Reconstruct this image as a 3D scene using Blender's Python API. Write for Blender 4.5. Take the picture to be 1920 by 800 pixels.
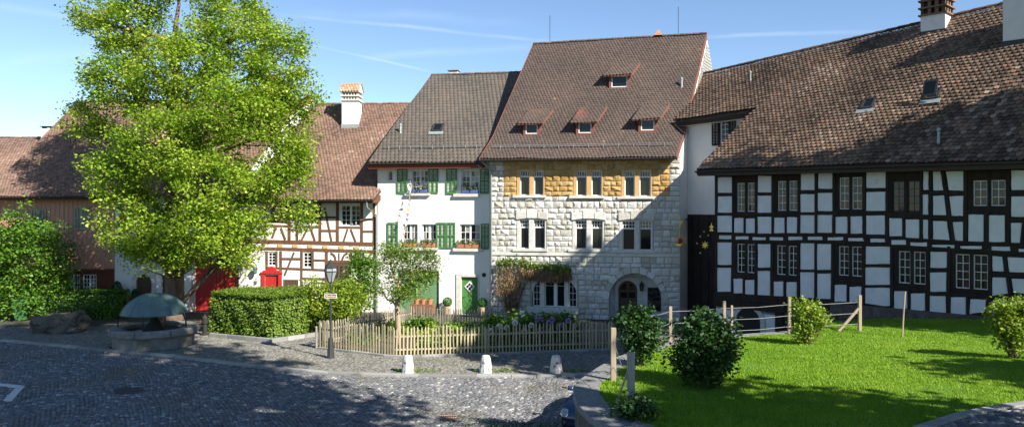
import bpy, math, random
import numpy as np
from mathutils import Matrix, Vector

for o in list(bpy.data.objects): bpy.data.objects.remove(o)
sc = bpy.context.scene
COL = sc.collection
R = random.Random(11)
NR = np.random.default_rng(11)
F, CX, HY, H = 1460.0, 960.0, 390.0, 6.0

# ------------------------------------------------------------------ camera
cam = bpy.data.cameras.new('camera')
cam.sensor_width = 36.0; cam.sensor_fit = 'HORIZONTAL'
cam.lens = F/1920*36.0
cam.shift_y = -10/1920
cam.clip_end = 2000; cam.clip_start = .1
camo = bpy.data.objects.new('camera', cam); COL.objects.link(camo)
camo.location = (0, 0, H); camo.rotation_euler = (math.radians(90), 0, 0)
sc.camera = camo

# ------------------------------------------------------------------ light
EL = math.radians(36)
LH = Vector((-.73, .683)).normalized()
L = Vector((LH.x*math.cos(EL), LH.y*math.cos(EL), -math.sin(EL)))
sun = bpy.data.lights.new('sun', 'SUN'); sun.energy = 5.0; sun.angle = math.radians(.5)
sun.color = (1, .945, .84)
suno = bpy.data.objects.new('sun', sun); COL.objects.link(suno)
suno.rotation_euler = L.to_track_quat('-Z', 'Y').to_euler(); suno.location = (40, -30, 50)
w = bpy.data.worlds.new('World'); sc.world = w; w.use_nodes = True
nt = w.node_tree; N = nt.nodes; K = nt.links
N.clear()
out = N.new('ShaderNodeOutputWorld'); bg = N.new('ShaderNodeBackground'); bg.inputs['Strength'].default_value = .086
sky = N.new('ShaderNodeTexSky'); sky.sky_type = 'NISHITA'; sky.sun_disc = False
sky.sun_elevation = EL; sky.sun_rotation = math.atan2(-LH.x, -LH.y)
sky.altitude = 1200; sky.air_density = .95; sky.dust_density = .0; sky.ozone_density = 3.0
# a few thin contrails: bands along great circles, broken up by noise
tc = N.new('ShaderNodeTexCoord')
noi = N.new('ShaderNodeTexNoise'); noi.inputs['Scale'].default_value = 9; noi.inputs['Detail'].default_value = 6
K.new(tc.outputs['Generated'], noi.inputs['Vector'])
def wm(op, a, b=None, c=None, clamp=False):
    n = N.new('ShaderNodeMath'); n.operation = op; n.use_clamp = clamp
    for i, s in enumerate((a, b, c)):
        if s is None: continue
        if isinstance(s, (int, float)): n.inputs[i].default_value = s
        else: K.new(s, n.inputs[i])
    return n.outputs[0]
tot = None
for (x0, y0, x1, y1, wd, st) in ((555, 30, 1010, 76, .0032, .3), (560, 78, 790, 132, .0022, .28), (-40, 8, 330, 62, .006, .16),
                                 (0, 118, 300, 90, .012, .14), (1330, 70, 1640, 58, .0035, .25), (700, 110, 1000, 88, .007, .16), (560, 22, 960, 40, .009, .13)):
    a = Vector(((x0-CX)/F, 1, -(y0-HY)/F)); b = Vector(((x1-CX)/F, 1, -(y1-HY)/F))
    n = a.cross(b).normalized()
    vd = N.new('ShaderNodeVectorMath'); vd.operation = 'DOT_PRODUCT'
    K.new(tc.outputs['Generated'], vd.inputs[0]); vd.inputs[1].default_value = n
    d = wm('ADD', vd.outputs['Value'], wm('MULTIPLY', wm('SUBTRACT', noi.outputs['Fac'], .5), wd*2.2))
    band = wm('SUBTRACT', 1, wm('DIVIDE', wm('ABSOLUTE', d), wd), clamp=True)
    mid = ((a+b)/2).normalized(); half = math.cos((a.angle(b))*.62)
    vm = N.new('ShaderNodeVectorMath'); vm.operation = 'DOT_PRODUCT'
    K.new(tc.outputs['Generated'], vm.inputs[0]); vm.inputs[1].default_value = mid
    msk = wm('MULTIPLY', wm('SUBTRACT', vm.outputs['Value'], half), 1/(1-half)*1.8, clamp=True)
    s = wm('MULTIPLY', wm('MULTIPLY', band, st), wm('MULTIPLY', msk, wm('MULTIPLY_ADD', noi.outputs['Fac'], 2.2, -.45, clamp=True)))
    tot = s if tot is None else wm('ADD', tot, s)
mixs = N.new('ShaderNodeMix'); mixs.data_type = 'RGBA'
K.new(wm('MULTIPLY', tot, .6), mixs.inputs[0]); K.new(sky.outputs[0], mixs.inputs[6]); mixs.inputs[7].default_value = (7.5, 8.0, 8.6, 1)
K.new(mixs.outputs[2], bg.inputs['Color']); K.new(bg.outputs[0], out.inputs['Surface'])
vs = sc.view_settings
vs.view_transform = 'Standard'; vs.look = 'None'; vs.exposure = 1.08; vs.gamma = 1; vs.use_curve_mapping = False
sc.cycles.max_bounces = 6; sc.cycles.transparent_max_bounces = 6

# ------------------------------------------------------------------ helpers
def at(px, py, Y): return Vector(((px-CX)/F*Y, Y, H-(py-HY)/F*Y))
def gnd(px, py, z=0.0):
    Y = (H-z)*F/(py-HY); return Vector(((px-CX)/F*Y, Y, z))
def link(o, parent=None):
    COL.objects.link(o)
    if parent is not None: o.parent = parent
    return o
def tag(o, label=None, cat=None, group=None, kind=None):
    if label: o['label'] = label
    if cat: o['category'] = cat
    if group: o['group'] = group
    if kind: o['kind'] = kind
    return o
def thing(name, label, cat, loc=(0, 0, 0), rz=0, group=None):
    o = bpy.data.objects.new(name, None); COL.objects.link(o)
    o.empty_display_size = .3
    o.location = loc; o.rotation_euler = (0, 0, rz)
    return tag(o, label, cat, group)
def inst(name, me, parent, loc=(0, 0, 0), rot=(0, 0, 0), scale=(1, 1, 1)):
    o = bpy.data.objects.new(name, me); link(o, parent)
    o.location = loc; o.rotation_euler = rot; o.scale = scale
    return o

class MB:
    def __init__(s): s.v = []; s.f = []
    def add(s, vs, fs):
        b = len(s.v); s.v += [tuple(p) for p in vs]; s.f += [tuple(i+b for i in f) for f in fs]; return s
    def box(s, x0, x1, y0, y1, z0, z1):
        return s.add([(x0, y0, z0), (x1, y0, z0), (x1, y1, z0), (x0, y1, z0), (x0, y0, z1), (x1, y0, z1), (x1, y1, z1), (x0, y1, z1)],
                     [(0, 3, 2, 1), (4, 5, 6, 7), (0, 1, 5, 4), (1, 2, 6, 5), (2, 3, 7, 6), (3, 0, 4, 7)])
    def hull8(s, p): return s.add(p, [(0, 3, 2, 1), (4, 5, 6, 7), (0, 1, 5, 4), (1, 2, 6, 5), (2, 3, 7, 6), (3, 0, 4, 7)])
    def prism(s, poly, y0, y1):          # poly of (x,z), CCW seen from -y; y0 = front
        n = len(poly)
        vs = [(x, y0, z) for x, z in poly]+[(x, y1, z) for x, z in poly]
        fs = [tuple(range(n)), tuple(range(2*n-1, n-1, -1))]
        fs += [(i, i+n, (i+1) % n+n, (i+1) % n) for i in range(n)]
        return s.add(vs, fs)
    def slab(s, poly, z0, z1):           # poly of (x,y) CCW from above
        n = len(poly)
        vs = [(x, y, z1) for x, y in poly]+[(x, y, z0) for x, y in poly]
        fs = [tuple(range(n)), tuple(range(2*n-1, n-1, -1))]
        fs += [(i, i+n, (i+1) % n+n, (i+1) % n) for i in range(n)]
        return s.add(vs, fs)
    def tube(s, path, rad, n=6, caps=True):
        path = [Vector(p) for p in path]
        if not hasattr(rad, '__len__'): rad = [rad]*len(path)
        b = len(s.v)
        for i, p in enumerate(path):
            t = (path[min(i+1, len(path)-1)]-path[max(i-1, 0)])
            t = t.normalized() if t.length > 1e-9 else Vector((0, 0, 1))
            a = Vector((0, 0, 1)) if abs(t.z) < .9 else Vector((1, 0, 0))
            e1 = t.cross(a).normalized(); e2 = t.cross(e1)
            for k in range(n):
                an = 2*math.pi*k/n
                q = p+(e1*math.cos(an)+e2*math.sin(an))*rad[i]
                s.v.append((q.x, q.y, q.z))
        for i in range(len(path)-1):
            for k in range(n):
                s.f.append((b+i*n+k, b+i*n+(k+1) % n, b+(i+1)*n+(k+1) % n, b+(i+1)*n+k))
        if caps:
            s.f.append(tuple(b+k for k in range(n-1, -1, -1))); s.f.append(tuple(b+(len(path)-1)*n+k for k in range(n)))
        return s
    def lathe(s, prof, n=16, c=(0, 0, 0), jit=0, sy=1):
        b = len(s.v)
        for r, z in prof:
            for k in range(n):
                a = 2*math.pi*k/n; rr = r*(1+jit*(R.random()-.5))
                s.v.append((c[0]+rr*math.cos(a), c[1]+rr*sy*math.sin(a), c[2]+z))
        for i in range(len(prof)-1):
            for k in range(n):
                s.f.append((b+i*n+k, b+i*n+(k+1) % n, b+(i+1)*n+(k+1) % n, b+(i+1)*n+k))
        s.f.append(tuple(b+k for k in range(n-1, -1, -1)))
        s.f.append(tuple(b+(len(prof)-1)*n+k for k in range(n)))
        return s
    def mesh(s, name, mat, smooth=False):
        me = bpy.data.meshes.new(name); me.from_pydata(s.v, [], s.f)
        if mat: me.materials.append(M[mat] if isinstance(mat, str) else mat)
        if smooth: me.polygons.foreach_set('use_smooth', [True]*len(me.polygons))
        me.update(); return me
    def build(s, name, mat, parent=None, smooth=False, bevel=0, loc=None):
        o = bpy.data.objects.new(name, s.mesh(name, mat, smooth)); link(o, parent)
        if loc is not None: o.location = loc
        if bevel:
            m = o.modifiers.new('bevel', 'BEVEL'); m.width = bevel; m.segments = 2; m.limit_method = 'ANGLE'
        return o
def np_mesh(name, verts, faces, mat, tint=None, smooth=False):
    """verts (n,3); faces (m,k) array of one polygon size"""
    me = bpy.data.meshes.new(name)
    m, k = faces.shape
    me.vertices.add(len(verts)); me.vertices.foreach_set('co', np.ascontiguousarray(verts, dtype=np.float32).ravel())
    me.loops.add(m*k); me.loops.foreach_set('vertex_index', faces.astype(np.int32).ravel())
    me.polygons.add(m); me.polygons.foreach_set('loop_start', np.arange(0, m*k, k, dtype=np.int32))
    if smooth: me.polygons.foreach_set('use_smooth', np.ones(m, dtype=bool))
    me.materials.append(M[mat])
    if tint is not None:
        a = me.attributes.new('tint', 'FLOAT', 'POINT'); a.data.foreach_set('value', tint.astype(np.float32))
    me.update(calc_edges=True); me.validate(); return me

# ------------------------------------------------------------------ materials
M = {}
def mat(name, col, rough=.8, var=.25, scale=6, bump=.3, bscale=40, col2=None, tint=None, obrand=None, spec=.3, metal=0, trans=0, stretch=(1, 1, 1), patch=None, world=False, bdist=.02):
    m = bpy.data.materials.new(name); m.use_nodes = True; M[name] = m
    t = m.node_tree; n = t.nodes; k = t.links; p = n['Principled BSDF']
    p.inputs['Roughness'].default_value = rough; p.inputs['Metallic'].default_value = metal
    p.inputs['Specular IOR Level'].default_value = spec
    co = n.new('ShaderNodeTexCoord'); mp = n.new('ShaderNodeMapping'); mp.inputs['Scale'].default_value = stretch
    if world:
        g = n.new('ShaderNodeNewGeometry'); k.new(g.outputs['Position'], mp.inputs['Vector'])
    else: k.new(co.outputs['Object'], mp.inputs['Vector'])
    ns = n.new('ShaderNodeTexNoise'); ns.inputs['Scale'].default_value = scale; ns.inputs['Detail'].default_value = 6; ns.inputs['Roughness'].default_value = .65
    k.new(mp.outputs[0], ns.inputs['Vector'])
    rp = n.new('ShaderNodeValToRGB'); rp.color_ramp.elements[0].position = .3; rp.color_ramp.elements[1].position = .7
    c2 = col2 or tuple(c*(1-var) for c in col)
    rp.color_ramp.elements[0].color = (*c2, 1); rp.color_ramp.elements[1].color = (*[min(1, c*(1+var*.4)) for c in col], 1) if col2 is None else (*col, 1)
    k.new(ns.outputs['Fac'], rp.inputs[0]); cs = rp.outputs[0]
    def mul(src, fac_socket, lo, hi):
        mr = n.new('ShaderNodeMapRange'); mr.inputs['To Min'].default_value = lo; mr.inputs['To Max'].default_value = hi
        k.new(fac_socket, mr.inputs[0])
        vm = n.new('ShaderNodeVectorMath'); vm.operation = 'SCALE'; k.new(src, vm.inputs[0]); k.new(mr.outputs[0], vm.inputs['Scale'])
        return vm.outputs[0]
    if tint or obrand:       # per-piece colour from an attribute or the object's own random number
        spec_ = tint or obrand
        cr = n.new('ShaderNodeValToRGB'); cr.color_ramp.interpolation = 'LINEAR'
        els = cr.color_ramp.elements
        while len(els) < len(spec_): els.new(.5)
        for e, (pos, c) in zip(els, spec_): e.position = pos; e.color = (*c, 1)
        if tint:
            an = n.new('ShaderNodeAttribute'); an.attribute_name = 'tint'; k.new(an.outputs['Fac'], cr.inputs[0])
        else:
            oi = n.new('ShaderNodeObjectInfo'); k.new(oi.outputs['Random'], cr.inputs[0])
        cs = mul(cr.outputs[0], ns.outputs['Fac'], 1-var*1.5, 1+var*1.5)
    if patch:                # larger stains or moss with a shape of their own: (colour, scale, threshold, softness)
        pc, ps, th, so = patch
        pn = n.new('ShaderNodeTexNoise'); pn.inputs['Scale'].default_value = ps; pn.inputs['Detail'].default_value = 7; pn.inputs['Roughness'].default_value = .7
        k.new(mp.outputs[0], pn.inputs['Vector'])
        mr = n.new('ShaderNodeMapRange'); mr.inputs['From Min'].default_value = th; mr.inputs['From Max'].default_value = th+so
        k.new(pn.outputs['Fac'], mr.inputs[0])
        mx = n.new('ShaderNodeMix'); mx.data_type = 'RGBA'; k.new(mr.outputs[0], mx.inputs[0]); k.new(cs, mx.inputs[6]); mx.inputs[7].default_value = (*pc, 1)
        cs = mx.outputs[2]
    k.new(cs, p.inputs['Base Color'])
    if bump:
        bn = n.new('ShaderNodeTexNoise'); bn.inputs['Scale'].default_value = bscale; bn.inputs['Detail'].default_value = 5
        k.new(mp.outputs[0], bn.inputs['Vector'])
        bp = n.new('ShaderNodeBump'); bp.inputs['Strength'].default_value = bump; bp.inputs['Distance'].default_value = bdist
        k.new(bn.outputs['Fac'], bp.inputs['Height']); k.new(bp.outputs[0], p.inputs['Normal'])
    if trans:
        tr = n.new('ShaderNodeBsdfTranslucent'); k.new(cs, tr.inputs['Color'])
        ms = n.new('ShaderNodeMixShader'); ms.inputs[0].default_value = trans
        k.new(p.outputs[0], ms.inputs[1]); k.new(tr.outputs[0], ms.inputs[2]); k.new(ms.outputs[0], n['Material Output'].inputs['Surface'])
    return m

mat('plaster', (.78, .77, .74), .9, .08, 1.5, .25, 60, patch=((.6, .57, .5), .8, .62, .2))
mat('plaster_grey', (.62, .63, .63), .9, .15, 1.2, .25, 50, patch=((.3, .29, .27), .5, .55, .2))
mat('plaster_panel', (.74, .75, .76), .9, .12, 2, .7, 18, patch=((.48, .46, .42), 1.8, .6, .2), world=True)
mat('plaster_cream', (.8, .76, .7), .9, .08, 3, .3, 40, patch=((.6, .52, .42), 2.0, .66, .15), world=True)
mat('mortar', (.36, .34, .30), .95, .25, 5, .6, 50)
LIME = [(0, (.46, .43, .36)), (.35, (.60, .58, .53)), (1, (.70, .69, .66))]
SAND = [(0, (.42, .25, .075)), (.5, (.51, .325, .12)), (1, (.56, .39, .18))]
mat('limestone', (.66, .63, .56), .92, .2, 7, 1, 26, obrand=LIME, patch=((.36, .33, .27), 3.5, .64, .1), world=True, bdist=.05)
mat('limestone_small', (.66, .63, .56), .92, .2, 7, 1, 26, tint=LIME, patch=((.36, .33, .27), 3.5, .64, .1), world=True, bdist=.05)
mat('sandstone', (.55, .38, .18), .92, .2, 7, 1, 26, obrand=SAND, patch=((.4, .24, .08), 3, .6, .15), world=True, bdist=.05)
mat('sandstone_small', (.55, .38, .18), .92, .2, 7, 1, 26, tint=SAND, patch=((.4, .24, .08), 3, .6, .15), world=True, bdist=.05)
mat('sandstone_trim', (.56, .36, .16), .9, .15, 6, .3, 40)
mat('stone_trim', (.60, .58, .53), .9, .2, 5, .3, 40, patch=((.35, .33, .28), 3, .6, .15))
mat('tile_old', (.2, .12, .09), .92, .22, 30, .4, 60, tint=[(0, (.095, .066, .054)), (.3, (.165, .098, .076)), (.6, (.205, .132, .102)), (.85, (.25, .15, .108)), (1, (.31, .235, .19))], patch=((.10, .085, .045), .8, .58, .12))
mat('tile_brown', (.12, .09, .075), .92, .22, 30, .4, 60, tint=[(0, (.068, .052, .046)), (.5, (.092, .07, .06)), (.95, (.12, .085, .07)), (1, (.26, .15, .10))], patch=((.14, .10, .08), .9, .62, .2))
mat('tile_grey', (.12, .1, .085), .9, .22, 30, .4, 60, tint=[(0, (.075, .068, .06)), (.5, (.105, .09, .078)), (.97, (.13, .105, .085)), (1, (.30, .16, .08))], patch=((.17, .125, .09), 1.2, .66, .15))
TW = [(0, (.065, .046, .036)), (.35, (.135, .088, .064)), (.6, (.19, .138, .10)), (.8, (.235, .135, .09)), (1, (.38, .30, .23))]
mat('tile_weathered', (.2, .14, .1), .92, .25, 30, .5, 60, tint=TW, patch=((.15, .12, .04), .9, .62, .12))
mat('tile_weathered_one', (.2, .14, .1), .92, .25, 30, .5, 60, obrand=TW)
mat('roof_deck', (.07, .05, .04), .95, .2, 5, .2)
mat('timber_dark', (.034, .025, .02), .85, .5, 5, .8, 30, stretch=(1, 1, .25))
mat('timber_brown', (.15, .075, .045), .85, .35, 5, .5, 30, stretch=(1, 1, .3))
mat('timber_red', (.26, .06, .035), .75, .2, 4, .2, 30)
mat('trim_oxblood', (.20, .075, .055), .8, .2, 4, .2, 30)
mat('chimney_brick', (.20, .13, .095), .9, .25, 6, .4, 30)
mat('boards_pink', (.54, .29, .205), .88, .2, 4, .4, 30, stretch=(4, 4, .4))
mat('boards_brown', (.15, .05, .025), .8, .3, 4, .4, 30, stretch=(4, 4, .4))
mat('wood_door_brown', (.11, .065, .04), .7, .3, 5, .3, 30, stretch=(4, 4, .4))
mat('paint_white', (.78, .78, .76), .5, .06, 6, .1)
mat('paint_green', (.075, .215, .055), .5, .15, 5, .15, 30)
mat('paint_greydoor', (.15, .28, .14), .55, .15, 5, .15, 30)
mat('paint_grey_shutter', (.30, .36, .30), .6, .15, 5, .15, 30)
mat('paint_red', (.46, .03, .028), .5, .18, 4, .15, 30, stretch=(3, 3, .4))
mat('paint_black', (.02, .02, .02), .6, .2, 5, .2)
mat('metal_dark', (.055, .055, .055), .5, .2, 8, .15, metal=.3)
mat('metal_grey', (.30, .31, .31), .5, .2, 8, .15, metal=.5)
mat('zinc', (.38, .42, .42), .5, .2, 6, .1, metal=.4)
mat('copper_patina', (.10, .165, .155), .6, .25, 3, .25, 25, patch=((.07, .10, .085), 2.2, .58, .2), spec=.4)
mat('gold', (.75, .55, .16), .3, .1, 8, 0, metal=.9)
mat('gem_red', (.45, .03, .05), .3, .1, 8, 0)
mat('glass', (.010, .013, .013), .05, .3, 1.0, 0, spec=.4)
mat('glass_curtain', (.30, .29, .27), .12, .6, 3, 0, spec=.6, stretch=(8, 1, 1))
mat('picket', (.45, .36, .20), .85, .25, 4, .4, 30, obrand=[(0, (.25, .215, .16)), (.35, (.40, .345, .215)), (.7, (.46, .40, .25)), (1, (.36, .325, .21))], stretch=(4, 4, .4))
mat('picket_grey', (.28, .25, .2), .88, .25, 4, .4, 30, obrand=[(0, (.20, .17, .13)), (1, (.36, .32, .26))], stretch=(4, 4, .4))
mat('post_wood', (.36, .29, .21), .85, .25, 5, .4, 30, stretch=(4, 4, .3))
mat('post_grey', (.30, .30, .29), .85, .25, 5, .4, 30, stretch=(4, 4, .3))
mat('bark', (.17, .12, .085), .95, .4, 5, 1, 14, stretch=(1, 1, .3), bdist=.05)
mat('bark_pale', (.40, .30, .21), .95, .35, 6, .8, 20, stretch=(1, 1, .4))
mat('twig', (.24, .15, .09), .9, .3, 6, .3)
def leafmat(name, a, b, c, trans=.35):
    mat(name, b, .5, .12, 3, 0, tint=[(0, a), (.5, b), (1, c)], trans=trans, spec=.35)
leafmat('leaf_lime', (.13, .25, .014), (.28, .42, .028), (.52, .56, .12), .45)
leafmat('leaf_mid', (.055, .14, .012), (.10, .22, .02), (.18, .30, .035))
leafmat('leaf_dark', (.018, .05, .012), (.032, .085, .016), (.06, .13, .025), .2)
leafmat('leaf_hedge', (.08, .155, .018), (.16, .255, .03), (.26, .34, .07), .35)
leafmat('leaf_yellow', (.11, .20, .012), (.21, .31, .025), (.36, .42, .06), .35)
leafmat('leaf_box', (.03, .11, .012), (.05, .16, .016), (.08, .22, .03), .25)
leafmat('leaf_vine', (.19, .10, .06), (.30, .17, .11), (.38, .25, .17), .25)
leafmat('grass', (.145, .29, .016), (.225, .39, .022), (.34, .47, .06), .4)
leafmat('petal_white', (.8, .8, .76), (.85, .84, .8), (.88, .87, .84), .3)
leafmat('petal_purple', (.36, .20, .50), (.47, .30, .62), (.60, .42, .72), .3)
leafmat('petal_violet', (.16, .09, .34), (.26, .16, .45), (.5, .4, .6), .3)
mat('soil', (.09, .065, .045), .98, .35, 3, .8, 20, world=True)
mat('lawn_soil', (.10, .20, .02), .98, .35, 2, .6, 30, world=True)
mat('cobble', (.16, .16, .165), .85, .25, 14, .6, 60, tint=[(0, (.09, .094, .102)), (.45, (.165, .167, .175)), (.85, (.235, .232, .23)), (1, (.40, .39, .37))], spec=.3, patch=((.135, .125, .095), .3, .54, .16), world=True)
mat('cobble_path', (.19, .18, .165), .9, .25, 14, .6, 60, tint=[(0, (.12, .115, .10)), (.5, (.19, .18, .16)), (1, (.28, .265, .24))], patch=((.11, .12, .05), .45, .57, .2), world=True)
mat('joint_soil', (.085, .078, .062), .98, .35, 4, .8, 40, col2=(.055, .052, .04), world=True)
mat('road_far', (.13, .128, .12), .95, .3, 3, .6, 12, world=True)
mat('kerb', (.36, .355, .34), .9, .2, 6, .5, 40, obrand=[(0, (.20, .20, .19)), (1, (.33, .325, .31))], patch=((.14, .135, .11), 1.5, .56, .15), world=True)
mat('concrete', (.27, .27, .265), .95, .3, 14, 1, 30, col2=(.13, .13, .13), world=True)
mat('concrete_wall', (.11, .105, .095), .95, .4, 3, .7, 25, world=True)
mat('rubble', (.14, .12, .10), .95, .4, 3, 1, 14, world=True, bdist=.05)
mat('rock', (.12, .105, .085), .95, .45, 2.5, 1, 9, patch=((.42, .40, .37), 1.6, .6, .08), bdist=.08)
mat('fountain_stone', (.22, .215, .20), .95, .35, 3, .7, 18, patch=((.12, .12, .10), 1.8, .52, .12), bdist=.03)
mat('bollard', (.62, .61, .57), .9, .2, 5, .7, 25, patch=((.14, .13, .12), 5, .52, .08))
mat('water', (.012, .018, .022), .05, .2, 2, .08, 12, spec=.6)
mat('road_paint', (.60, .60, .58), .85, .2, 8, .3, 60, world=True)
mat('asphalt', (.065, .062, .06), .92, .3, 8, .4, 60, world=True)
mat('terracotta', (.50, .20, .09), .85, .2, 5, .3)
mat('terracotta_brown', (.25, .12, .07), .8, .2, 5, .2)
mat('pot_pale', (.55, .40, .26), .85, .15, 5, .2)
mat('plastic_green', (.06, .17, .045), .45, .1, 5, .05, spec=.5)
mat('box_blue', (.10, .14, .35), .6, .15, 5, .1)
mat('iron', (.03, .028, .026), .7, .3, 8, .3)
mat('sign_brown', (.20, .075, .045), .6, .1, 5, .05)
mat('lamp_glass', (.30, .33, .33), .08, .1, 5, 0, spec=.8)
mat('car_paint', (.03, .06, .13), .18, .1, 3, 0, spec=.7, metal=.2)
mat('chrome', (.6, .62, .65), .12, .05, 3, 0, metal=1)
mat('rubber', (.02, .02, .02), .8, .2, 5, .2)
for nm_, c_ in (('flag_red', (.55, .06, .05)), ('flag_blue', (.08, .12, .42)), ('flag_white', (.75, .74, .72)), ('flag_green', (.10, .35, .12)), ('flag_yellow', (.7, .55, .08))):
    mat(nm_, c_, .8, .1, 5, 0, trans=.3)
# ------------------------------------------------------------------ generators
class Fac:
    """a facade: a vertical plane seen from the camera; local x along it, local y inward, z up"""
    def __init__(s, pxL, YL, pxR, YR):
        a = Vector(((pxL-CX)/F*YL, YL)); b = Vector(((pxR-CX)/F*YR, YR))
        s.O = a; s.u = (b-a).normalized(); s.w = Vector((-s.u.y, s.u.x)); s.th = math.atan2(s.u.y, s.u.x); s.len = (b-a).length
    def P(s, px, py, d=0.0):
        r = Vector(((px-CX)/F, 1)); t = (d+s.O.dot(s.w))/r.dot(s.w); p = r*t
        return (p-s.O).dot(s.u), H-(py-HY)/F*t
    def rect(s, x0, y0, x1, y1, d=0.0):
        a = s.P(x0, y1, d); b = s.P(x1, y0, d); c = s.P(x0, y0, d); e = s.P(x1, y1, d)
        return a[0], b[0], (a[1]+e[1])/2, (b[1]+c[1])/2
    def skew(s, m):      # local displacement for one metre of depth along the party walls (world direction (m,1))
        d = Vector((m, 1)); return d.dot(s.u), d.dot(s.w)
    def house(s, name, label, cat='house', group=None):
        return thing(name, label, cat, (s.O.x, s.O.y, 0), s.th, group)
    def world(s, x, y, z): p = s.O+s.u*x+s.w*y; return Vector((p.x, p.y, z))
    def local(s, p): q = Vector((p[0], p[1]))-s.O; return Vector((q.dot(s.u), q.dot(s.w), p[2]))

def ray_plane(fac, px, py, p0, nrm):
    """camera ray in the facade's local frame against a plane"""
    o = fac.local((0, 0, H)); e = fac.local(((px-CX)/F*50, 50, H-(py-HY)/F*50)); d = e-o
    t = (Vector(p0)-o).dot(nrm)/d.dot(nrm); return o+d*t

def wall_front(mb, x0, x1, z0, z1, holes, rev=.22, y=0.0):
    xs = sorted({x0, x1, *[min(max(h[0], x0), x1) for h in holes], *[min(max(h[1], x0), x1) for h in holes]})
    zs = sorted({z0, z1, *[min(max(h[2], z0), z1) for h in holes], *[min(max(h[3], z0), z1) for h in holes]})
    for i in range(len(xs)-1):
        for j in range(len(zs)-1):
            cx, cz = (xs[i]+xs[i+1])/2, (zs[j]+zs[j+1])/2
            if any(h[0] < cx < h[1] and h[2] < cz < h[3] for h in holes): continue
            mb.add([(xs[i], y, zs[j]), (xs[i+1], y, zs[j]), (xs[i+1], y, zs[j+1]), (xs[i], y, zs[j+1])], [(0, 1, 2, 3)])
    for a, b, c, d in holes:
        q = y+rev
        mb.add([(a, y, c), (b, y, c), (b, y, d), (a, y, d), (a, q, c), (b, q, c), (b, q, d), (a, q, d)],
               [(0, 4, 5, 1), (1, 5, 6, 2), (2, 6, 7, 3), (3, 7, 4, 0), (4, 7, 6, 5)])

PANE = MB().box(-.5, .5, 0, .008, -.5, .5)
PANE_ME = None
def pane(parent, x0, x1, z0, z1, y, m='glass'):
    global PANE_ME
    if PANE_ME is None: PANE_ME = {}
    if m not in PANE_ME: PANE_ME[m] = PANE.mesh('pane', m)
    return inst('pane', PANE_ME[m], parent, ((x0+x1)/2, y, (z0+z1)/2), (R.uniform(-.012, .012), 0, R.uniform(-.012, .012)), (x1-x0, 1, z1-z0))

def casement(parent, x0, x1, z0, z1, y, cols, rows, frame='paint_white', fw=.05, bw=.022, mull=None, curtain=False, name='window', xsplit=None, zsplit=None):
    """frame with glazing bars (one mesh) and each pane its own sub-part"""
    mb = MB(); d = .05
    mb.box(x0, x0+fw, y-d, y, z0, z1); mb.box(x1-fw, x1, y-d, y, z0, z1)
    mb.box(x0+fw, x1-fw, y-d, y, z0, z0+fw); mb.box(x0+fw, x1-fw, y-d, y, z1-fw, z1)
    X0, X1, Z0, Z1 = x0+fw, x1-fw, z0+fw, z1-fw
    leaves_ = [(X0, X1)]
    if mull:
        c = (X0+X1)/2; mb.box(c-mull/2, c+mull/2, y-d, y, Z0, Z1); leaves_ = [(X0, c-mull/2), (c+mull/2, X1)]
    win = None; cells = []
    zs = zsplit or [j/rows for j in range(rows+1)]
    for a, b in leaves_:
        for i in range(1, cols): 
            xx = a+(b-a)*i/cols; mb.box(xx-bw/2, xx+bw/2, y-d*.8, y-.004, Z0, Z1)
        for j in range(1, len(zs)-1):
            zz = Z0+(Z1-Z0)*zs[j]; mb.box(a, b, y-d*.75, y-.006, zz-bw/2, zz+bw/2)
        for i in range(cols):
            for j in range(len(zs)-1):
                cells.append((a+(b-a)*i/cols+bw/2, a+(b-a)*(i+1)/cols-bw/2, Z0+(Z1-Z0)*zs[j]+bw/2, Z0+(Z1-Z0)*zs[j+1]-bw/2))
    win = mb.build(name, frame, parent)
    for k, c in enumerate(cells):
        pane(win, *c, y-.02, 'glass_curtain' if curtain and R.random() < .5 else 'glass')
    return win

def shutter(parent, x0, x1, z0, z1, y, m='paint_green', ang=0):
    """louvred shutter hinged flat against the wall; slats joined to the frame's sub-part"""
    w_ = x1-x0; mb = MB(); f = .06
    mb.box(0, f, -.04, 0, z0, z1); mb.box(w_-f, w_, -.04, 0, z0, z1)
    zm = (z0+z1)/2
    for a, b in ((z0, z0+f*1.3), (zm-f/2, zm+f/2), (z1-f, z1)): mb.box(f, w_-f, -.038, -.002, a, b)
    mb.box(w_/2-.02, w_/2+.02, -.042, -.002, z0, z1)
    s = mb.build('shutter', m, parent); s.location = (x0, y, 0); s.rotation_euler = (0, 0, ang)
    me = MB().hull8([(f, -.006, -.03), (w_-f, -.006, -.03), (w_-f, -.002, -.022), (f, -.002, -.022), (f, -.036, -.002), (w_-f, -.036, -.002), (w_-f, -.03, .008), (f, -.03, .008)]).mesh('slat', m)
    n = int((z1-z0-.2)/.075)
    for i in range(n):
        z = z0+.12+i*(z1-z0-.2)/n
        if abs(z-zm) < .05: continue
        inst('slat', me, s, (0, 0, z), (math.pi, 0, 0) if False else (0, 0, 0))
    return s

def poly_interp(pts, cum, d):
    for i in range(len(pts)-1):
        if d <= cum[i+1] or i == len(pts)-2:
            t = (d-cum[i])/(cum[i+1]-cum[i]); return pts[i].lerp(pts[i+1], t)

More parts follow.
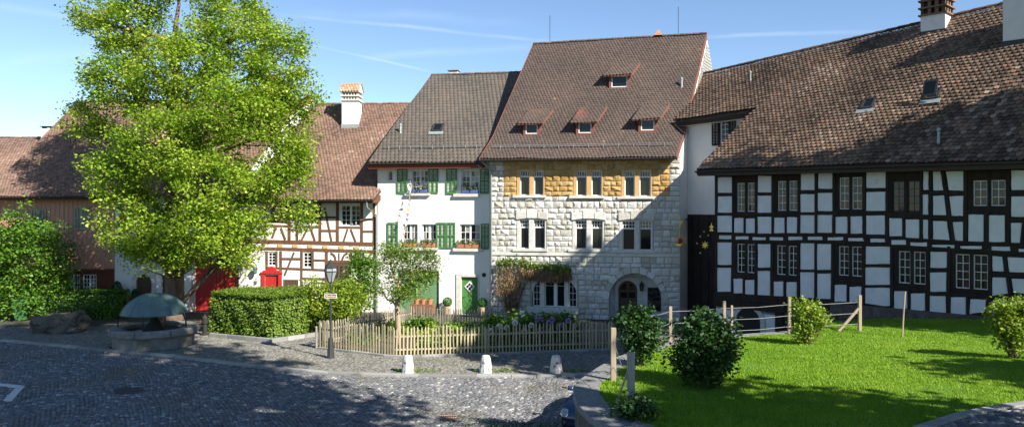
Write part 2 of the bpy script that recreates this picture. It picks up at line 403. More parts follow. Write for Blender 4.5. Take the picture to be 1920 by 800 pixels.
def tiles(name, Lp, Rp, m, tw, th, parent, mask=None, near=None, lift=.03, sag=0):
    Lp = [Vector(p) for p in Lp]; Rp = [Vector(p) for p in Rp]
    def cumul(P):
        c = [0]
        for a, b in zip(P, P[1:]): c.append(c[-1]+(b-a).length)
        return c
    cl, cr = cumul(Lp), cumul(Rp)
    n = int(cl[-1]/th)
    V = []; T = []; near_ = []
    for j in range(n):
        fb, ft = j/n, min(1, (j+1.35)/n)
        fm = fb+.3*(1/n)
        def row(f):
            return np.array(poly_interp(Lp, cl, cl[-1]*f)), np.array(poly_interp(Rp, cr, cr[-1]*f))
        bl, br = row(fb); tl, tr = row(ft); ml, mr = row(fm)
        wv = br-bl; W = np.linalg.norm(wv); nc = int(W/tw)
        nrm = np.cross(wv, tl-bl); nrm /= np.linalg.norm(nrm)
        i = np.arange(nc+1); off = .5 if j % 2 else 0.0
        s0 = np.clip((i-off)/nc, 0, 1)+.002*0; s1 = np.clip((i+1-off)/nc, 0, 1)
        ok = (s1-s0) > .3/nc
        if mask is not None: ok &= mask((s0+s1)/2, fb)
        s0, s1 = s0[ok], s1[ok]; k = len(s0)
        if k == 0: continue
        g = .006/W; s0 = s0+g; s1 = s1-g
        h = lift*(.75+.5*NR.random(k))[:, None]; sj = (NR.random(k)-.5)[:, None]*.014
        def P(l, r, s): return l+(r-l)*s[:, None]
        dn = (bl-tl)/np.linalg.norm(bl-tl)
        TL = P(tl, tr, s0)+nrm*.008; TR = P(tl, tr, s1)+nrm*.008
        BL = P(ml, mr, s0)+nrm*h+dn*sj; BR = P(ml, mr, s1)+nrm*h+dn*sj
        C1 = P(bl, br, s0+(s1-s0)*.28)+nrm*h*1.1+dn*sj; C2 = P(bl, br, s0+(s1-s0)*.72)+nrm*h*1.1+dn*sj
        dnv = nrm*.022
        vv = np.stack([TL, TR, BL, BR, C1, C2, BL-dnv, C1-dnv, C2-dnv, BR-dnv], 1)
        V.append(vv); T.append(np.repeat(NR.random(k), 10).reshape(k, 10))
    V = np.concatenate(V); T = np.concatenate(T)
    cx_, cy_, cz_ = V[:, :, 0], V[:, :, 1], V[:, :, 2]
    V[:, :, 2] += .022*np.sin(cx_*.85+1.3)+.014*np.sin(cx_*2.3+cz_*1.1)+.01*np.sin(cz_*3.1+cx_*.4)      # old roofs are never flat
    mc = V.mean(1); big = .5+.28*np.sin(mc[:, 0]*1.1+np.sin(mc[:, 2]*.9)*2)+.22*np.sin(mc[:, 2]*1.7-mc[:, 0]*.55+1)
    T = np.clip(.58*T+.42*big[:, None]+.0, 0, 1)
    if near is not None:
        keep, mats = near(V)
        V, T = V[keep], T[keep]
    b = np.arange(len(V))[:, None, None]*10
    q = np.array([[0, 2, 3, 1], [2, 4, 5, 3], [2, 6, 7, 4], [4, 7, 8, 5], [5, 8, 9, 3]])[None]
    Fq = (b+q).reshape(-1, 4)
    me = np_mesh(name, V.reshape(-1, 3), Fq, m, T.ravel())
    o = bpy.data.objects.new(name, me); link(o, parent); o['kind'] = 'stuff'
    return o

def roof(parent, Lp, Rp, m, tw=.18, th=.16, mask=None, near=None, ridge=True, back=True, edge='roof_deck', name='roof', thick=.13):
    Lp = [Vector(p) for p in Lp]; Rp = [Vector(p) for p in Rp]
    mb = MB()
    def strip(A, B):
        for i in range(len(A)-1):
            dz = Vector((0, 0, thick))
            lo = Vector((0, 0, .055)); mb.hull8([A[i]-dz, B[i]-dz, B[i+1]-dz, A[i+1]-dz, A[i]-lo, B[i]-lo, B[i+1]-lo, A[i+1]-lo])
    if mask is None: strip(Lp, Rp)
    if back:
        bk = lambda P: [Vector((2*P[-1].x-p.x, 2*P[-1].y-p.y, p.z)) for p in reversed(P)]
        A, B = bk(Lp), bk(Rp); A[0] = Lp[-1]; B[0] = Rp[-1]
        strip(A, B)
    ro = mb.build(name, edge, parent)
    tiles('roof_tiles', Lp, Rp, m, tw, th, ro, mask, near)
    if ridge:
        a, b = Lp[-1], Rp[-1]; n = int((b-a).length/.36); rm = MB()
        e = (b-a).normalized(); s = Vector((-e.y, e.x, 0)).normalized()
        for i in range(n):
            p0 = a.lerp(b, i/n); p1 = a.lerp(b, (i+1.12)/n); r0, r1 = .10, .125+.015*R.random()
            vs_ = []
            for p, r in ((p0, r1), (p1, r0)):
                for k in range(6):
                    an = math.pi*k/5; vs_.append(p+s*(r*math.cos(an))+Vector((0, 0, r*math.sin(an)*.85-.015)))
            rm.add(vs_, [(k, k+1, k+7, k+6) for k in range(5)]+[tuple(range(5, -1, -1))])
        rt = rm.build('ridge_tiles', m, ro); rt['kind'] = 'stuff'
        at_ = rt.data.attributes.new('tint', 'FLOAT', 'POINT'); at_.data.foreach_set('value', np.repeat(NR.random(n), 12).astype(np.float32))
    return ro

# ---- foliage
def unit(v): return v/np.maximum(np.linalg.norm(v, axis=1, keepdims=True), 1e-9)
def leaves(name, pts, size, m, parent, tint=None, wide=.42, up=.6, out=None):
    n = len(pts)
    d = unit(NR.normal(size=(n, 3))+np.array([0, 0, -.25]))
    nr = NR.normal(size=(n, 3)); nr[:, 2] = np.abs(nr[:, 2])+up
    if out is not None: nr = nr*.7+out*1.0
    nr = unit(nr); d = unit(d-nr*np.sum(d*nr, 1, keepdims=True)); sd = np.cross(d, nr)
    s = (size*(.65+.7*NR.random(n)))[:, None]
    p0 = pts-d*s*.4
    v = np.stack([p0, p0+d*s*.5+sd*s*wide+nr*s*.08, p0+d*s, p0+d*s*.5-sd*s*wide+nr*s*.08], 1)
    f = np.arange(n*4).reshape(n, 4)
    if tint is None: tint = NR.random(n)
    me = np_mesh(name, v.reshape(-1, 3), f, m, np.repeat(np.clip(tint, 0, 1), 4))
    o = bpy.data.objects.new(name, me); link(o, parent); return o
def tips_in(lobes, n, shell=.45):
    w_ = np.array([l[3]*l[4]*l[5] for l in lobes])**.75; ch = NR.choice(len(lobes), n, p=w_/w_.sum())
    lb = np.array(lobes)[ch]; u = unit(NR.normal(size=(n, 3)))
    r = (shell+(1-shell)*NR.random(n))[:, None]
    return lb[:, :3]+u*lb[:, 3:6]*r, ch
def clumps(tips, per, rad):
    k = len(tips); cnt = NR.integers(int(per*.5), int(per*1.5)+1, k); idx = np.repeat(np.arange(k), cnt); n = len(idx)
    g = NR.normal(size=(n, 3))*rad; g[:, 2] *= .75
    return tips[idx]+g, idx
def bush(name, label, cat, loc, lobes, ntip, per, rad, size, m, stem='bark', group=None, part='foliage', nst=5, h0=.0, shell=.45, stemr=.025, spray=.1):
    t = thing(name, label, cat, loc, 0, group)
    tp, ch = tips_in(lobes, ntip, shell)
    lb = np.array(lobes)[ch][:, :3]; wild = NR.random(ntip) < spray; tp[wild] = lb[wild]+(tp[wild]-lb[wild])*(1.05+.4*NR.random((wild.sum(), 1)))
    tp[:, 2] = np.maximum(tp[:, 2], .06)
    p, idx = clumps(tp, per, rad); p[:, 2] = np.maximum(p[:, 2], .03)
    ct = NR.random(len(tp))*.6+.2
    leaves(part, p, size, m, t, ct[idx]+NR.normal(size=len(p))*.18)
    mb = MB()
    for i in range(nst):
        q = tp[NR.integers(len(tp))]; a = Vector((q[0]*.12, q[1]*.12, 0)); b = Vector(q)
        mid = a.lerp(b, .5)+Vector((R.uniform(-.1, .1), R.uniform(-.1, .1), .05))
        mb.tube([a-Vector((0, 0, .05)), mid, b], [stemr, stemr*.7, stemr*.3], 5)
    mb.build('stem', stem, t)
    return t
def tree(name, label, loc, trunk, lobes, ntip, per, rad, size, m, bark='bark', group=None, nbr=8, limb_r=.16, shell=.35, tint0=.2, zmin=None):
    t = thing(name, label, 'tree', loc, 0, group)
    mb = MB(); path = [Vector(p[:3]) for p in trunk]; mb.tube(path, [p[3] for p in trunk], 12)
    tp, ch = tips_in(lobes, ntip, shell)
    if zmin is not None:
        k = tp[:, 2] > zmin; tp, ch = tp[k], ch[k]
    for li, l in enumerate(lobes):
        c = Vector(l[:3]); below = [p for p in path if p.z < c.z-.15*l[5]] or [path[0]]
        s = below[-1] if R.random() < .6 or len(below) < 2 else below[-2]
        mid = s.lerp(c, .5)+Vector((R.uniform(-.3, .3), R.uniform(-.3, .3), R.uniform(-.3, .1)))*l[3]*.4
        mb.tube([s, s.lerp(mid, .5)+Vector((0, 0, .1)), mid, c], [limb_r, limb_r*.75, limb_r*.55, limb_r*.3], 7)
        ids = np.where(ch == li)[0]
        for q in ids[:nbr]:
            b = Vector(tp[q]); a = mid.lerp(c, R.random())
            mm = a.lerp(b, .5)+Vector((R.uniform(-.2, .2), R.uniform(-.2, .2), R.uniform(-.1, .25)))*l[3]*.25
            mb.tube([a, mm, b], [limb_r*.3, limb_r*.2, limb_r*.07], 5)
    mb.build('trunk', bark, t, smooth=True)
    p, idx = clumps(tp, per, rad); ct = NR.random(len(tp))*.6+tint0
    leaves('crown', p, size, m, t, ct[idx]+NR.normal(size=len(p))*.18)
    return t
def hedge(name, label, poly, z0, z1, m, n, size, group=None, rnd=.12):
    """clipped hedge: leaves over the faces of a prism with rounded top, dense twiggy core inside"""
    cx = sum(p[0] for p in poly)/len(poly); cy = sum(p[1] for p in poly)/len(poly)
    t = thing(name, label, 'hedge', (cx, cy, z0), 0, group)
    q = [Vector((p[0]-cx, p[1]-cy)) for p in poly]; h = z1-z0
    pts = []; outs = []
    per = sum((q[i]-q[i-1]).length for i in range(len(q))); 
    xs = [p.x for p in q]; ys = [p.y for p in q]
    area_top = (max(xs)-min(xs))*(max(ys)-min(ys)); ntop = int(n*area_top/(area_top+per*h))
    for i in range(len(q)):
        a, b = q[i-1], q[i]; k = int((n-ntop)*(b-a).length/per)
        nrm = Vector(((b-a).y, -(b-a).x)).normalized()
        tt = NR.random(k); zz = NR.random(k)*h
        ofs = NR.normal(size=k)*.06-np.maximum(0, zz-h+rnd*2)**2/rnd*.5 + .05*np.sin(tt*(b-a).length*5+zz*4)
        x = a.x+(b.x-a.x)*tt+nrm.x*ofs; y = a.y+(b.y-a.y)*tt+nrm.y*ofs
        pts.append(np.stack([x, y, zz], 1)); outs.append(np.tile([nrm.x, nrm.y, .3], (k, 1)))
    x = NR.uniform(min(xs), max(xs), ntop*2); y = NR.uniform(min(ys), max(ys), ntop*2)
    ins = np.ones(len(x), bool)
    for i in range(len(q)):
        a, b = q[i-1], q[i]; ins &= ((b.x-a.x)*(y-a.y)-(b.y-a.y)*(x-a.x)) > 0
    x, y = x[ins], y[ins]
    pts.append(np.stack([x, y, h+NR.normal(size=len(x))*.05], 1)); outs.append(np.tile([0, 0, 1.], (len(x), 1)))
    p = np.concatenate(pts); o = np.concatenate(outs)
    ti = .5+.25*np.sin(p[:, 0]*3.1+p[:, 2]*4)*np.sin(p[:, 1]*2.7-p[:, 2]*3)+NR.normal(size=len(p))*.2
    leaves('foliage', p, size, m, t, ti, out=o)
    core = [(v.x*.93, v.y*.93) for v in q]
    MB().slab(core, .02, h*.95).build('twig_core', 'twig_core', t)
    return t
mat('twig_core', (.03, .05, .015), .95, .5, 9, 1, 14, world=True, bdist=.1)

def in_poly(x, y, poly):
    ins = np.zeros(len(x), bool); n = len(poly)
    for i in range(n):
        x0, y0 = poly[i-1][:2]; x1, y1 = poly[i][:2]
        if y0 == y1: continue
        c = ((y0 > y) != (y1 > y)) & (x < (x1-x0)*(y-y0)/(y1-y0)+x0); ins ^= c
    return ins
def cobbles(name, polys, holes, sx, sy, z, m, parent, ang=0, hgt=.035, zf=None, wave=0):
    xs = [p[0] for q in polys for p in q]; ys = [p[1] for q in polys for p in q]
    cx, cy = (min(xs)+max(xs))/2, (min(ys)+max(ys))/2; rad = math.hypot(max(xs)-min(xs), max(ys)-min(ys))/2
    nx, ny = int(rad*2/sx), int(rad*2/sy)
    I, J = np.meshgrid(np.arange(nx), np.arange(ny)); I, J = I.ravel(), J.ravel()
    a = (I+.5*(J % 2))*sx-rad+NR.normal(size=len(I))*sx*.06; b = J*sy-rad+NR.normal(size=len(I))*sy*.05
    b = b+wave*np.abs(np.sin(a*1.35))          # laid in shallow arcs
    c, s = math.cos(ang), math.sin(ang)
    x = cx+a*c-b*s; y = cy+a*s+b*c
    ok = np.zeros(len(x), bool)
    for q in polys: ok |= in_poly(x, y, q)
    ok &= (np.abs(x) < .70*y+1.0)
    for q in holes: ok &= ~in_poly(x, y, q)
    x, y = x[ok], y[ok]; n = len(x)
    hw = sx*(.46+.05*(NR.random(n)-.5)); hh = sy*(.45+.06*(NR.random(n)-.5))
    zz = np.full(n, z, float) if zf is None else zf(x, y)
    hz = hgt*(.7+.6*NR.random(n)); tx = NR.normal(size=n)*.05; ty = NR.normal(size=n)*.05
    V = np.zeros((n, 8, 3))
    for k, (ex, ey) in enumerate(((-1, -1), (1, -1), (1, 1), (-1, 1))):
        for lev in (0, 1):
            f = 1.0 if lev == 0 else .74
            jx = NR.normal(size=n)*sx*.05; jy = NR.normal(size=n)*sy*.05
            lx = ex*hw*f+jx; ly = ey*hh*f+jy
            V[:, k+4*lev, 0] = x+lx*c-ly*s; V[:, k+4*lev, 1] = y+lx*s+ly*c
            V[:, k+4*lev, 2] = zz-.012 if lev == 0 else zz+hz+tx*lx+ty*ly
    q = np.array([[4, 5, 6, 7], [0, 1, 5, 4], [1, 2, 6, 5], [2, 3, 7, 6], [3, 0, 4, 7]])
    Fq = (np.arange(n)[:, None, None]*8+q[None]).reshape(-1, 4)
    t = np.clip(.5+.28*NR.normal(size=n), 0, 1)
    t = np.where(NR.random(n) < .04, 1.0, t*.9)
    o = bpy.data.objects.new(name, np_mesh(name, V.reshape(-1, 3), Fq, m, np.repeat(t, 8))); link(o, parent); o['kind'] = 'stuff'
    print(name, n); return o
# ------------------------------------------------------------------ ground, street, lawn
def smooth(t): t = min(1, max(0, t)); return t*t*(3-2*t)
def zl(Y): return 2.3-.35*smooth((Y-17)/8)
def lawn_pt(px, py):
    z = 2.2
    for _ in range(8):
        p = gnd(px, py, z); z = zl(p.y)
    return Vector((p.x, p.y, z))
g = MB().add([(-400, -200, -.03), (400, -200, -.03), (400, 700, -.03), (-400, 700, -.03)], [(0, 1, 2, 3)]).build('ground', 'road_far'); tag(g, kind='structure')
road = MB().add([(-45, 8, 0), (30, 8, 0), (30, 40, 0), (-45, 40, 0)], [(0, 1, 2, 3)]).build('road', 'joint_soil'); tag(road, kind='structure')
KPX = [(-260, 616), (-120, 627), (0, 640), (110, 650), (210, 660), (300, 668), (380, 677), (450, 686), (540, 696), (620, 702), (700, 705), (770, 707), (850, 707), (960, 707), (1080, 706), (1190, 703)]
KP = [gnd(*p) for p in KPX]; KP.append(Vector((9, 27.8, 0)))
# pavement sheet up to the houses
PZ = .09
pav_poly = [(p.x, p.y) for p in KP]+[(14, 30), (14, 50), (-45, 50), (-45, 40)]
pv = MB().slab(pav_poly, -.02, PZ).build('pavement', 'joint_soil'); tag(pv, kind='structure')
# lawn wall line (outer top edge)
WPX = [(1478, 620.5), (1420, 624), (1360, 629), (1300, 635), (1250, 643), (1200, 655), (1160, 668), (1130, 684), (1102, 702), (1087, 712), (1079, 723), (1078, 738), (1086, 757), (1108, 779), (1148, 802), (1230, 840), (1360, 900)]
WO = [lawn_pt(*p) for p in WPX]
def offs(P, d):
    out_ = []
    for i, p in enumerate(P):
        t = P[min(i+1, len(P)-1)]-P[max(i-1, 0)]; n = Vector((-t.y, t.x, 0)).normalized()
        out_.append(Vector((p.x+n.x*d, p.y+n.y*d, p.z)))
    return out_
wid = [.30, .30, .30, .32, .36, .42, .48, .5, .5, .5, .5, .5, .55, .6, .7, .75, .8]
WI = []
for i, p in enumerate(WO):
    t = WO[min(i+1, len(WO)-1)]-WO[max(i-1, 0)]; n = Vector((-t.y, t.x, 0)).normalized(); WI.append(p+n*wid[i])
lawn_far = [(9.9, 27.0), (11.6, 28.0), (13.5, 28.6), (16.0, 28.6), (19, 28.0)]
LP = [(p.x, p.y) for p in WI[::-1]]+lawn_far+[(22, 20), (22, 9), (6, 9)]
# path corner at lower right
PATHPX = [(1690, 812), (1725, 797), (1790, 776), (1860, 762), (1930, 752), (2050, 740)]
PW = [gnd(px, py, 2.34) for px, py in PATHPX]
path_poly = [(p.x, p.y) for p in PW]+[(24, 14), (24, 8), (5, 8)]
xs = np.arange(1, 22, .25); ys = np.arange(9, 30, .25)
lm = MB()
gx, gy = np.meshgrid(xs, ys); ins = in_poly((gx+.125).ravel(), (gy+.125).ravel(), LP).reshape(gx.shape)
vid = {}
for j in range(len(ys)):
    for i in range(len(xs)):
        if not ins[j, i]: continue
        q = []
        for a, b in ((0, 0), (1, 0), (1, 1), (0, 1)):
            k = (i+a, j+b)
            if k not in vid:
                X, Y = xs[0]+k[0]*.25, ys[0]+k[1]*.25; vid[k] = len(lm.v); lm.v.append((X, Y, zl(Y)-.03+.02*math.sin(X*1.3)*math.sin(Y*1.1)))
            q.append(vid[k])
        lm.f.append(tuple(q))
lawn = lm.build('lawn', 'lawn_soil', smooth=True); tag(lawn, kind='structure')
# earth under the lawn, so that the far edge is a bank and not a sheet
bank = MB().slab([(p[0], p[1]) for p in LP], .0, 1.86).build('earth_bank', 'rubble'); tag(bank, kind='structure')
# grass blades
def grass(n, seed_poly, zfun, hmin, hmax, holes=()):
    x = NR.uniform(1, 20, n*3); u_ = NR.random(n*3); y = 11.5+(29-11.5)*u_**1.25
    ok = in_poly(x, y, seed_poly) & (np.abs(x) < .68*y+.6)
    for h_ in holes: ok &= ~in_poly(x, y, h_)
    x, y = x[ok][:n], y[ok][:n]; n = len(x)
    z = np.array([zl(v) for v in y])-.03
    patchy = .5+.5*np.sin(x*1.7+np.sin(y*1.3)*2)*np.sin(y*2.1+x*.6)
    h = (hmin+(hmax-hmin)*NR.random(n))*(.75+.5*patchy); a = NR.random(n)*2*math.pi
    wv = (.006+.0004*y)[:, None]*np.stack([np.cos(a), np.sin(a), 0*a], 1)
    ln = NR.normal(size=(n, 2))*.4*h[:, None]
    p = np.stack([x, y, z], 1)
    V = np.stack([p-wv, p+wv, p+np.stack([ln[:, 0], ln[:, 1], h], 1)], 1)
    broad = np.sin(x*.55+y*.3+1)*np.sin(y*.75-x*.2)+.6*np.sin(x*2.9+np.sin(y*3.3)*1.5)*np.sin(y*3.7+x)
    t = np.clip(.45+.22*(patchy-.5)+.16*broad+.22*NR.normal(size=n), 0, 1)
    me = np_mesh('grass', V.reshape(-1, 3), np.arange(n*3).reshape(n, 3), 'grass', np.repeat(t, 3))
    o = bpy.data.objects.new('grass', me); link(o); tag(o, 'short bright green grass covering the raised lawn', 'grass', kind='stuff')
    print('grass', n)
grass(300000, LP, zl, .03, .062, [path_poly])
# cobbled path at the lawn's lower right corner
cp = MB().slab(path_poly, 1.9, 2.31).build('path', 'joint_soil'); tag(cp, kind='structure')
cobbles('path_cobbles', [path_poly], [], .15, .10, 2.31, 'cobble', cp, ang=.35, hgt=.04)
for i in range(len(PW)-1):
    a, b = PW[i], PW[i+1]; n_ = max(1, int((b-a).length/.55))
    for k in range(n_):
        p, q = a.lerp(b, k/n_), a.lerp(b, (k+.97)/n_); d = (q-p).normalized(); nn = Vector((d.y, -d.x, 0))*.22
        MB().hull8([p+Vector((0, 0, -.2)), p+nn+Vector((0, 0, -.2)), q+nn+Vector((0, 0, -.2)), q+Vector((0, 0, -.2)), p+Vector((0, 0, .04)), p+nn+Vector((0, 0, .04)), q+nn+Vector((0, 0, .04)), q+Vector((0, 0, .04))][:]).build('edging_stone', 'kerb', cp, bevel=.015)
# retaining wall
rw = thing('retaining_wall', 'low curved grey concrete wall with wide cap round the raised lawn', 'wall', (WO[8].x, WO[8].y, 0))
o0 = Vector((WO[8].x, WO[8].y, 0)); wb = MB(); n = len(WO)
for i in range(n-1):
    a, b, c, d = WO[i]-o0, WO[i+1]-o0, WI[i+1]-o0, WI[i]-o0
    wb.add([(a.x, a.y, -.05), (b.x, b.y, -.05), (b.x, b.y, b.z-.12), (a.x, a.y, a.z-.12), (c.x, c.y, c.z-.12), (d.x, d.y, d.z-.12)], [(0, 1, 2, 3), (3, 2, 4, 5)])
wb.build('wall_face', 'concrete_wall', rw)
WOo = offs(WO, -.04)
def along(P, k): 
    i = min(int(k), len(P)-2); return P[i].lerp(P[i+1], k-i)
for i in range(n-1):
    sub = 2 if (WO[i+1]-WO[i]).length > 1.6 else 1
    for s_ in range(sub):
        k0, k1 = i+s_/sub, i+(s_+.985)/sub
        a, b, c, d = along(WOo, k0)-o0, along(WOo, k1)-o0, along(WI, k1)-o0, along(WI, k0)-o0
        jz = R.uniform(0, .012); dz = Vector((0, 0, .13)); e = Vector((0, 0, jz))
        MB().hull8([a-dz, b-dz, c-dz, d-dz, a+e, b+e, c+e, d+e]).build('capstone', 'concrete', rw, bevel=.02)
# cobbles of the street and of the pavement
FX, FY, FR = -15.5, 33.75, 1.78
ring = lambda cx, cy, r, n=24: [(cx+r*math.cos(2*math.pi*k/n), cy+r*math.sin(2*math.pi*k/n)) for k in range(n)]
wall_hole = [(p.x, p.y) for p in WO]+[(12, 10), (20, 10), (20, 30)]
road_poly = [(p.x, p.y-.14) for p in KP]+[(9, 19), (-40, 19), (-40, 38)]
def gp(px, py): p = gnd(px, py); return (p.x, p.y)
patch_poly = [gp(210, 731), gp(232, 726), (gp(262, 726)), gp(277, 733), gp(250, 740), gp(214, 740)]
mark1 = [gp(-80, 713), gp(-80, 716), gp(30, 728.5), gp(47, 725)]; mark2 = [gp(32, 727), gp(46, 726), gp(21, 754), gp(5, 753)]
grate_poly = [gp(824, 781), gp(852, 781), gp(860, 789), gp(830, 789)]
cobbles('cobblestones', [road_poly], [wall_hole, patch_poly, grate_poly], .135, .105, 0, 'cobble', road, ang=-.12, hgt=.038, wave=.22)
GARDEN = [(-8.15, 32.8), (-4.65, 30.85), (-1.0, 31.45), (4.25, 32.5), (-1.05, 36.9), (-4.9, 38.3)]
pav_in = [(p.x, p.y+.16) for p in KP]+[(9, 39), (-30, 39)]
cobbles('pavement_cobbles', [pav_in], [wall_hole, GARDEN, ring(FX, FY, FR-.05)], .13, .105, PZ-.004, 'cobble_path', pv, ang=.1, hgt=.022, wave=.15)
# kerb stones, one by one
def kerb_run(P, wdt, z, ln, parent, name='kerb_stone'):
    cum = [0]
    for a, b in zip(P, P[1:]): cum.append(cum[-1]+(b-a).length)
    s = 0
    while s < cum[-1]-.2:
        l = ln*R.uniform(.8, 1.2); e = min(s+l-.012, cum[-1]); p, q = poly_interp(P, cum, s), poly_interp(P, cum, e)
        d = (q-p).normalized(); nn = Vector((-d.y, d.x, 0))*wdt; jz = R.uniform(-.006, .008)
        if abs(p.x) < .8*p.y:
            v0 = Vector((0, 0, -.05)); v1 = Vector((0, 0, z+jz))
            MB().hull8([p+v0, q+v0, q+nn+v0, p+nn+v0, p+v1, q+v1, q+nn+v1, p+nn+v1]).build(name, 'kerb', parent, bevel=.012)
        s += l
kerb_run([p+Vector((0, -.14, 0)) for p in KP[2:]], .28, PZ+.022, 1.05, pv)
tag(MB().slab(patch_poly, -.02, .022).build('asphalt_patch', 'asphalt'), 'dark rough asphalt patch set in the cobbled street', 'road patch')
mk = thing('parking_mark', 'white painted corner of a parking bay on the cobbles', 'road marking', (*gp(30, 727), 0))
m0 = Vector((*gp(30, 727), 0))
for pl in (mark1, mark2):
    MB().slab([(p[0]-m0.x, p[1]-m0.y) for p in pl][::-1], .0, .052).build('painted_line', 'road_paint', mk)
gr = thing('drain_grate', 'rusty iron drain grate let into the cobbles', 'grate', (*gp(841, 785), 0))
c0 = gp(841, 785); ct_ = [(p[0]-c0[0], p[1]-c0[1]) for p in grate_poly]
MB().slab(ct_[::-1], -.02, .012).build('pit_black_slab', 'paint_black', gr)  # black slab under the bars paints the dark of the drain
A, B_, C_, D_ = [Vector((*p, .036)) for p in (ct_[0], ct_[1], ct_[2], ct_[3])]
mat('rust', (.30, .19, .14), .85, .3, 6, .3)
for k in range(8):
    t = k/7; MB().tube([A.lerp(B_, t), D_.lerp(C_, t)], .022, 4).build('grate_bar', 'rust', gr)
for p, q in ((A, B_), (D_, C_), (A.lerp(D_, .5), B_.lerp(C_, .5))): MB().tube([p, q], .024, 4).build('grate_rail', 'rust', gr)
# tufts of weeds along the kerb and under the street edge
def weeds(name, label, c, rx, ry, n, h, m='leaf_mid'):
    t = thing(name, label, 'weeds', (c[0], c[1], c[2]))
    a = NR.random(n)*2*math.pi; r = np.sqrt(NR.random(n)); x = rx*r*np.cos(a); y = ry*r*np.sin(a)
    p = np.stack([x, y, NR.random(n)**1.5*h], 1); leaves('foliage', p, .07, m, t, up=.2, wide=.25); return t
# ------------------------------------------------------------------ houses
def proj(p): return (CX+F*p[0]/p[1], HY-F*(p[2]-H)/p[1])
def roof_lines(xl, xr, prof, sk): return [[Vector((x+sk[0]*v, sk[1]*v, z)) for v, z in prof] for x in (xl, xr)]
def beam(parent, fac, p, q, wpx, m, y0=-.03, y1=.05, name='beam', mid=None):
    """one timber between two picture points on the facade"""
    a = Vector(fac.P(*p)); b = Vector(fac.P(*q)); t = fac.O.dot(fac.w)/Vector(((p[0]-CX)/F, 1)).dot(fac.w); hw = wpx/F*t/2
    d = (b-a).normalized(); n = Vector((-d.y, d.x))*hw; jj = lambda: R.uniform(.9, 1.1)
    poly = [a-n*jj(), b-n*jj(), b+n*jj(), a+n*jj()]
    y0 = y0+R.uniform(-.007, .007)
    return MB().prism([(v.x, v.y) for v in poly], y0, y1).build(name, m, parent)
def curve_beam(parent, fac, pts, wpx, m, y0=-.03, y1=.05):
    P = [Vector(fac.P(*p)) for p in pts]; hw = wpx/F*44/2; up = []; lo = []
    for i, p in enumerate(P):
        d = (P[min(i+1, len(P)-1)]-P[max(i-1, 0)]).normalized(); n = Vector((-d.y, d.x))*hw; up.append(p+n); lo.append(p-n)
    poly = lo+up[::-1]; return MB().prism([(v.x, v.y) for v in poly], y0, y1).build('brace', m, parent)
def gutter(parent, p, q, r=.07, m='metal_dark'):
    p, q = Vector(p), Vector(q); mb = MB(); e = (q-p).normalized(); s = Vector((-e.y, e.x, 0)); vs_ = []
    for c in (p, q):
        for k in range(7):
            a = math.pi+math.pi*k/6; vs_.append(c+s*(r*math.cos(a))+Vector((0, 0, r*math.sin(a))))
        for k in range(7):
            a = 2*math.pi-math.pi*k/6; vs_.append(c+s*((r-.012)*math.cos(a))+Vector((0, 0, (r-.012)*math.sin(a))))
    mb.add(vs_, [(k, (k+1) % 14, (k+1) % 14+14, k+14) for k in range(14)]+[tuple(range(13, -1, -1)), tuple(range(14, 28))])
    return mb.build('gutter', m, parent)
def body(parent, fac, x0, x1, z0, ztop, holes, m, sk, prof, y_front=0.0, rev=.22, name='wall', mside=None):
    mb = MB(); wall_front(mb, x0, x1, z0, ztop, holes, rev, y_front)
    vr = prof[-1][0]
    full = [(v, z-.14) for v, z in prof if v > 0]; b0 = (0, ztop)
    bk = [(2*vr-v, z) for v, z in reversed(full[:-1])]+[(2*vr, ztop)]
    sp = [(0, z0), b0]+full+bk+[(2*vr, z0)]
    front = mb.build(name, m, parent)
    sd = MB()
    for x, fl in ((x0, 1), (x1, 0)):
        vs_ = [(x+sk[0]*v+(-.004 if fl else .004), sk[1]*v+.004, z) for v, z in sp]
        f = tuple(range(len(vs_))); sd.add(vs_, [f if fl else f[::-1]])
    sd.add([(x0+sk[0]*2*vr, sk[1]*2*vr, z0), (x1+sk[0]*2*vr, sk[1]*2*vr, z0), (x1+sk[0]*2*vr, sk[1]*2*vr, ztop), (x0+sk[0]*2*vr, sk[1]*2*vr, ztop)], [(0, 3, 2, 1)])
    sd.build('side_wall', mside or m, parent)
    return front
def chimney(parent, name, c, wx, wy, z0, z1, m='plaster', hat=None, flash=True):
    x, y = c
    ch = MB().box(x-wx/2, x+wx/2, y-wy/2, y+wy/2, z0, z1).build(name, m, parent)
    if flash: MB().box(x-wx/2-.03, x+wx/2+.03, y-wy/2-.03, y+wy/2+.03, z0, z0+.28).build('flashing', 'zinc', ch)
    return ch
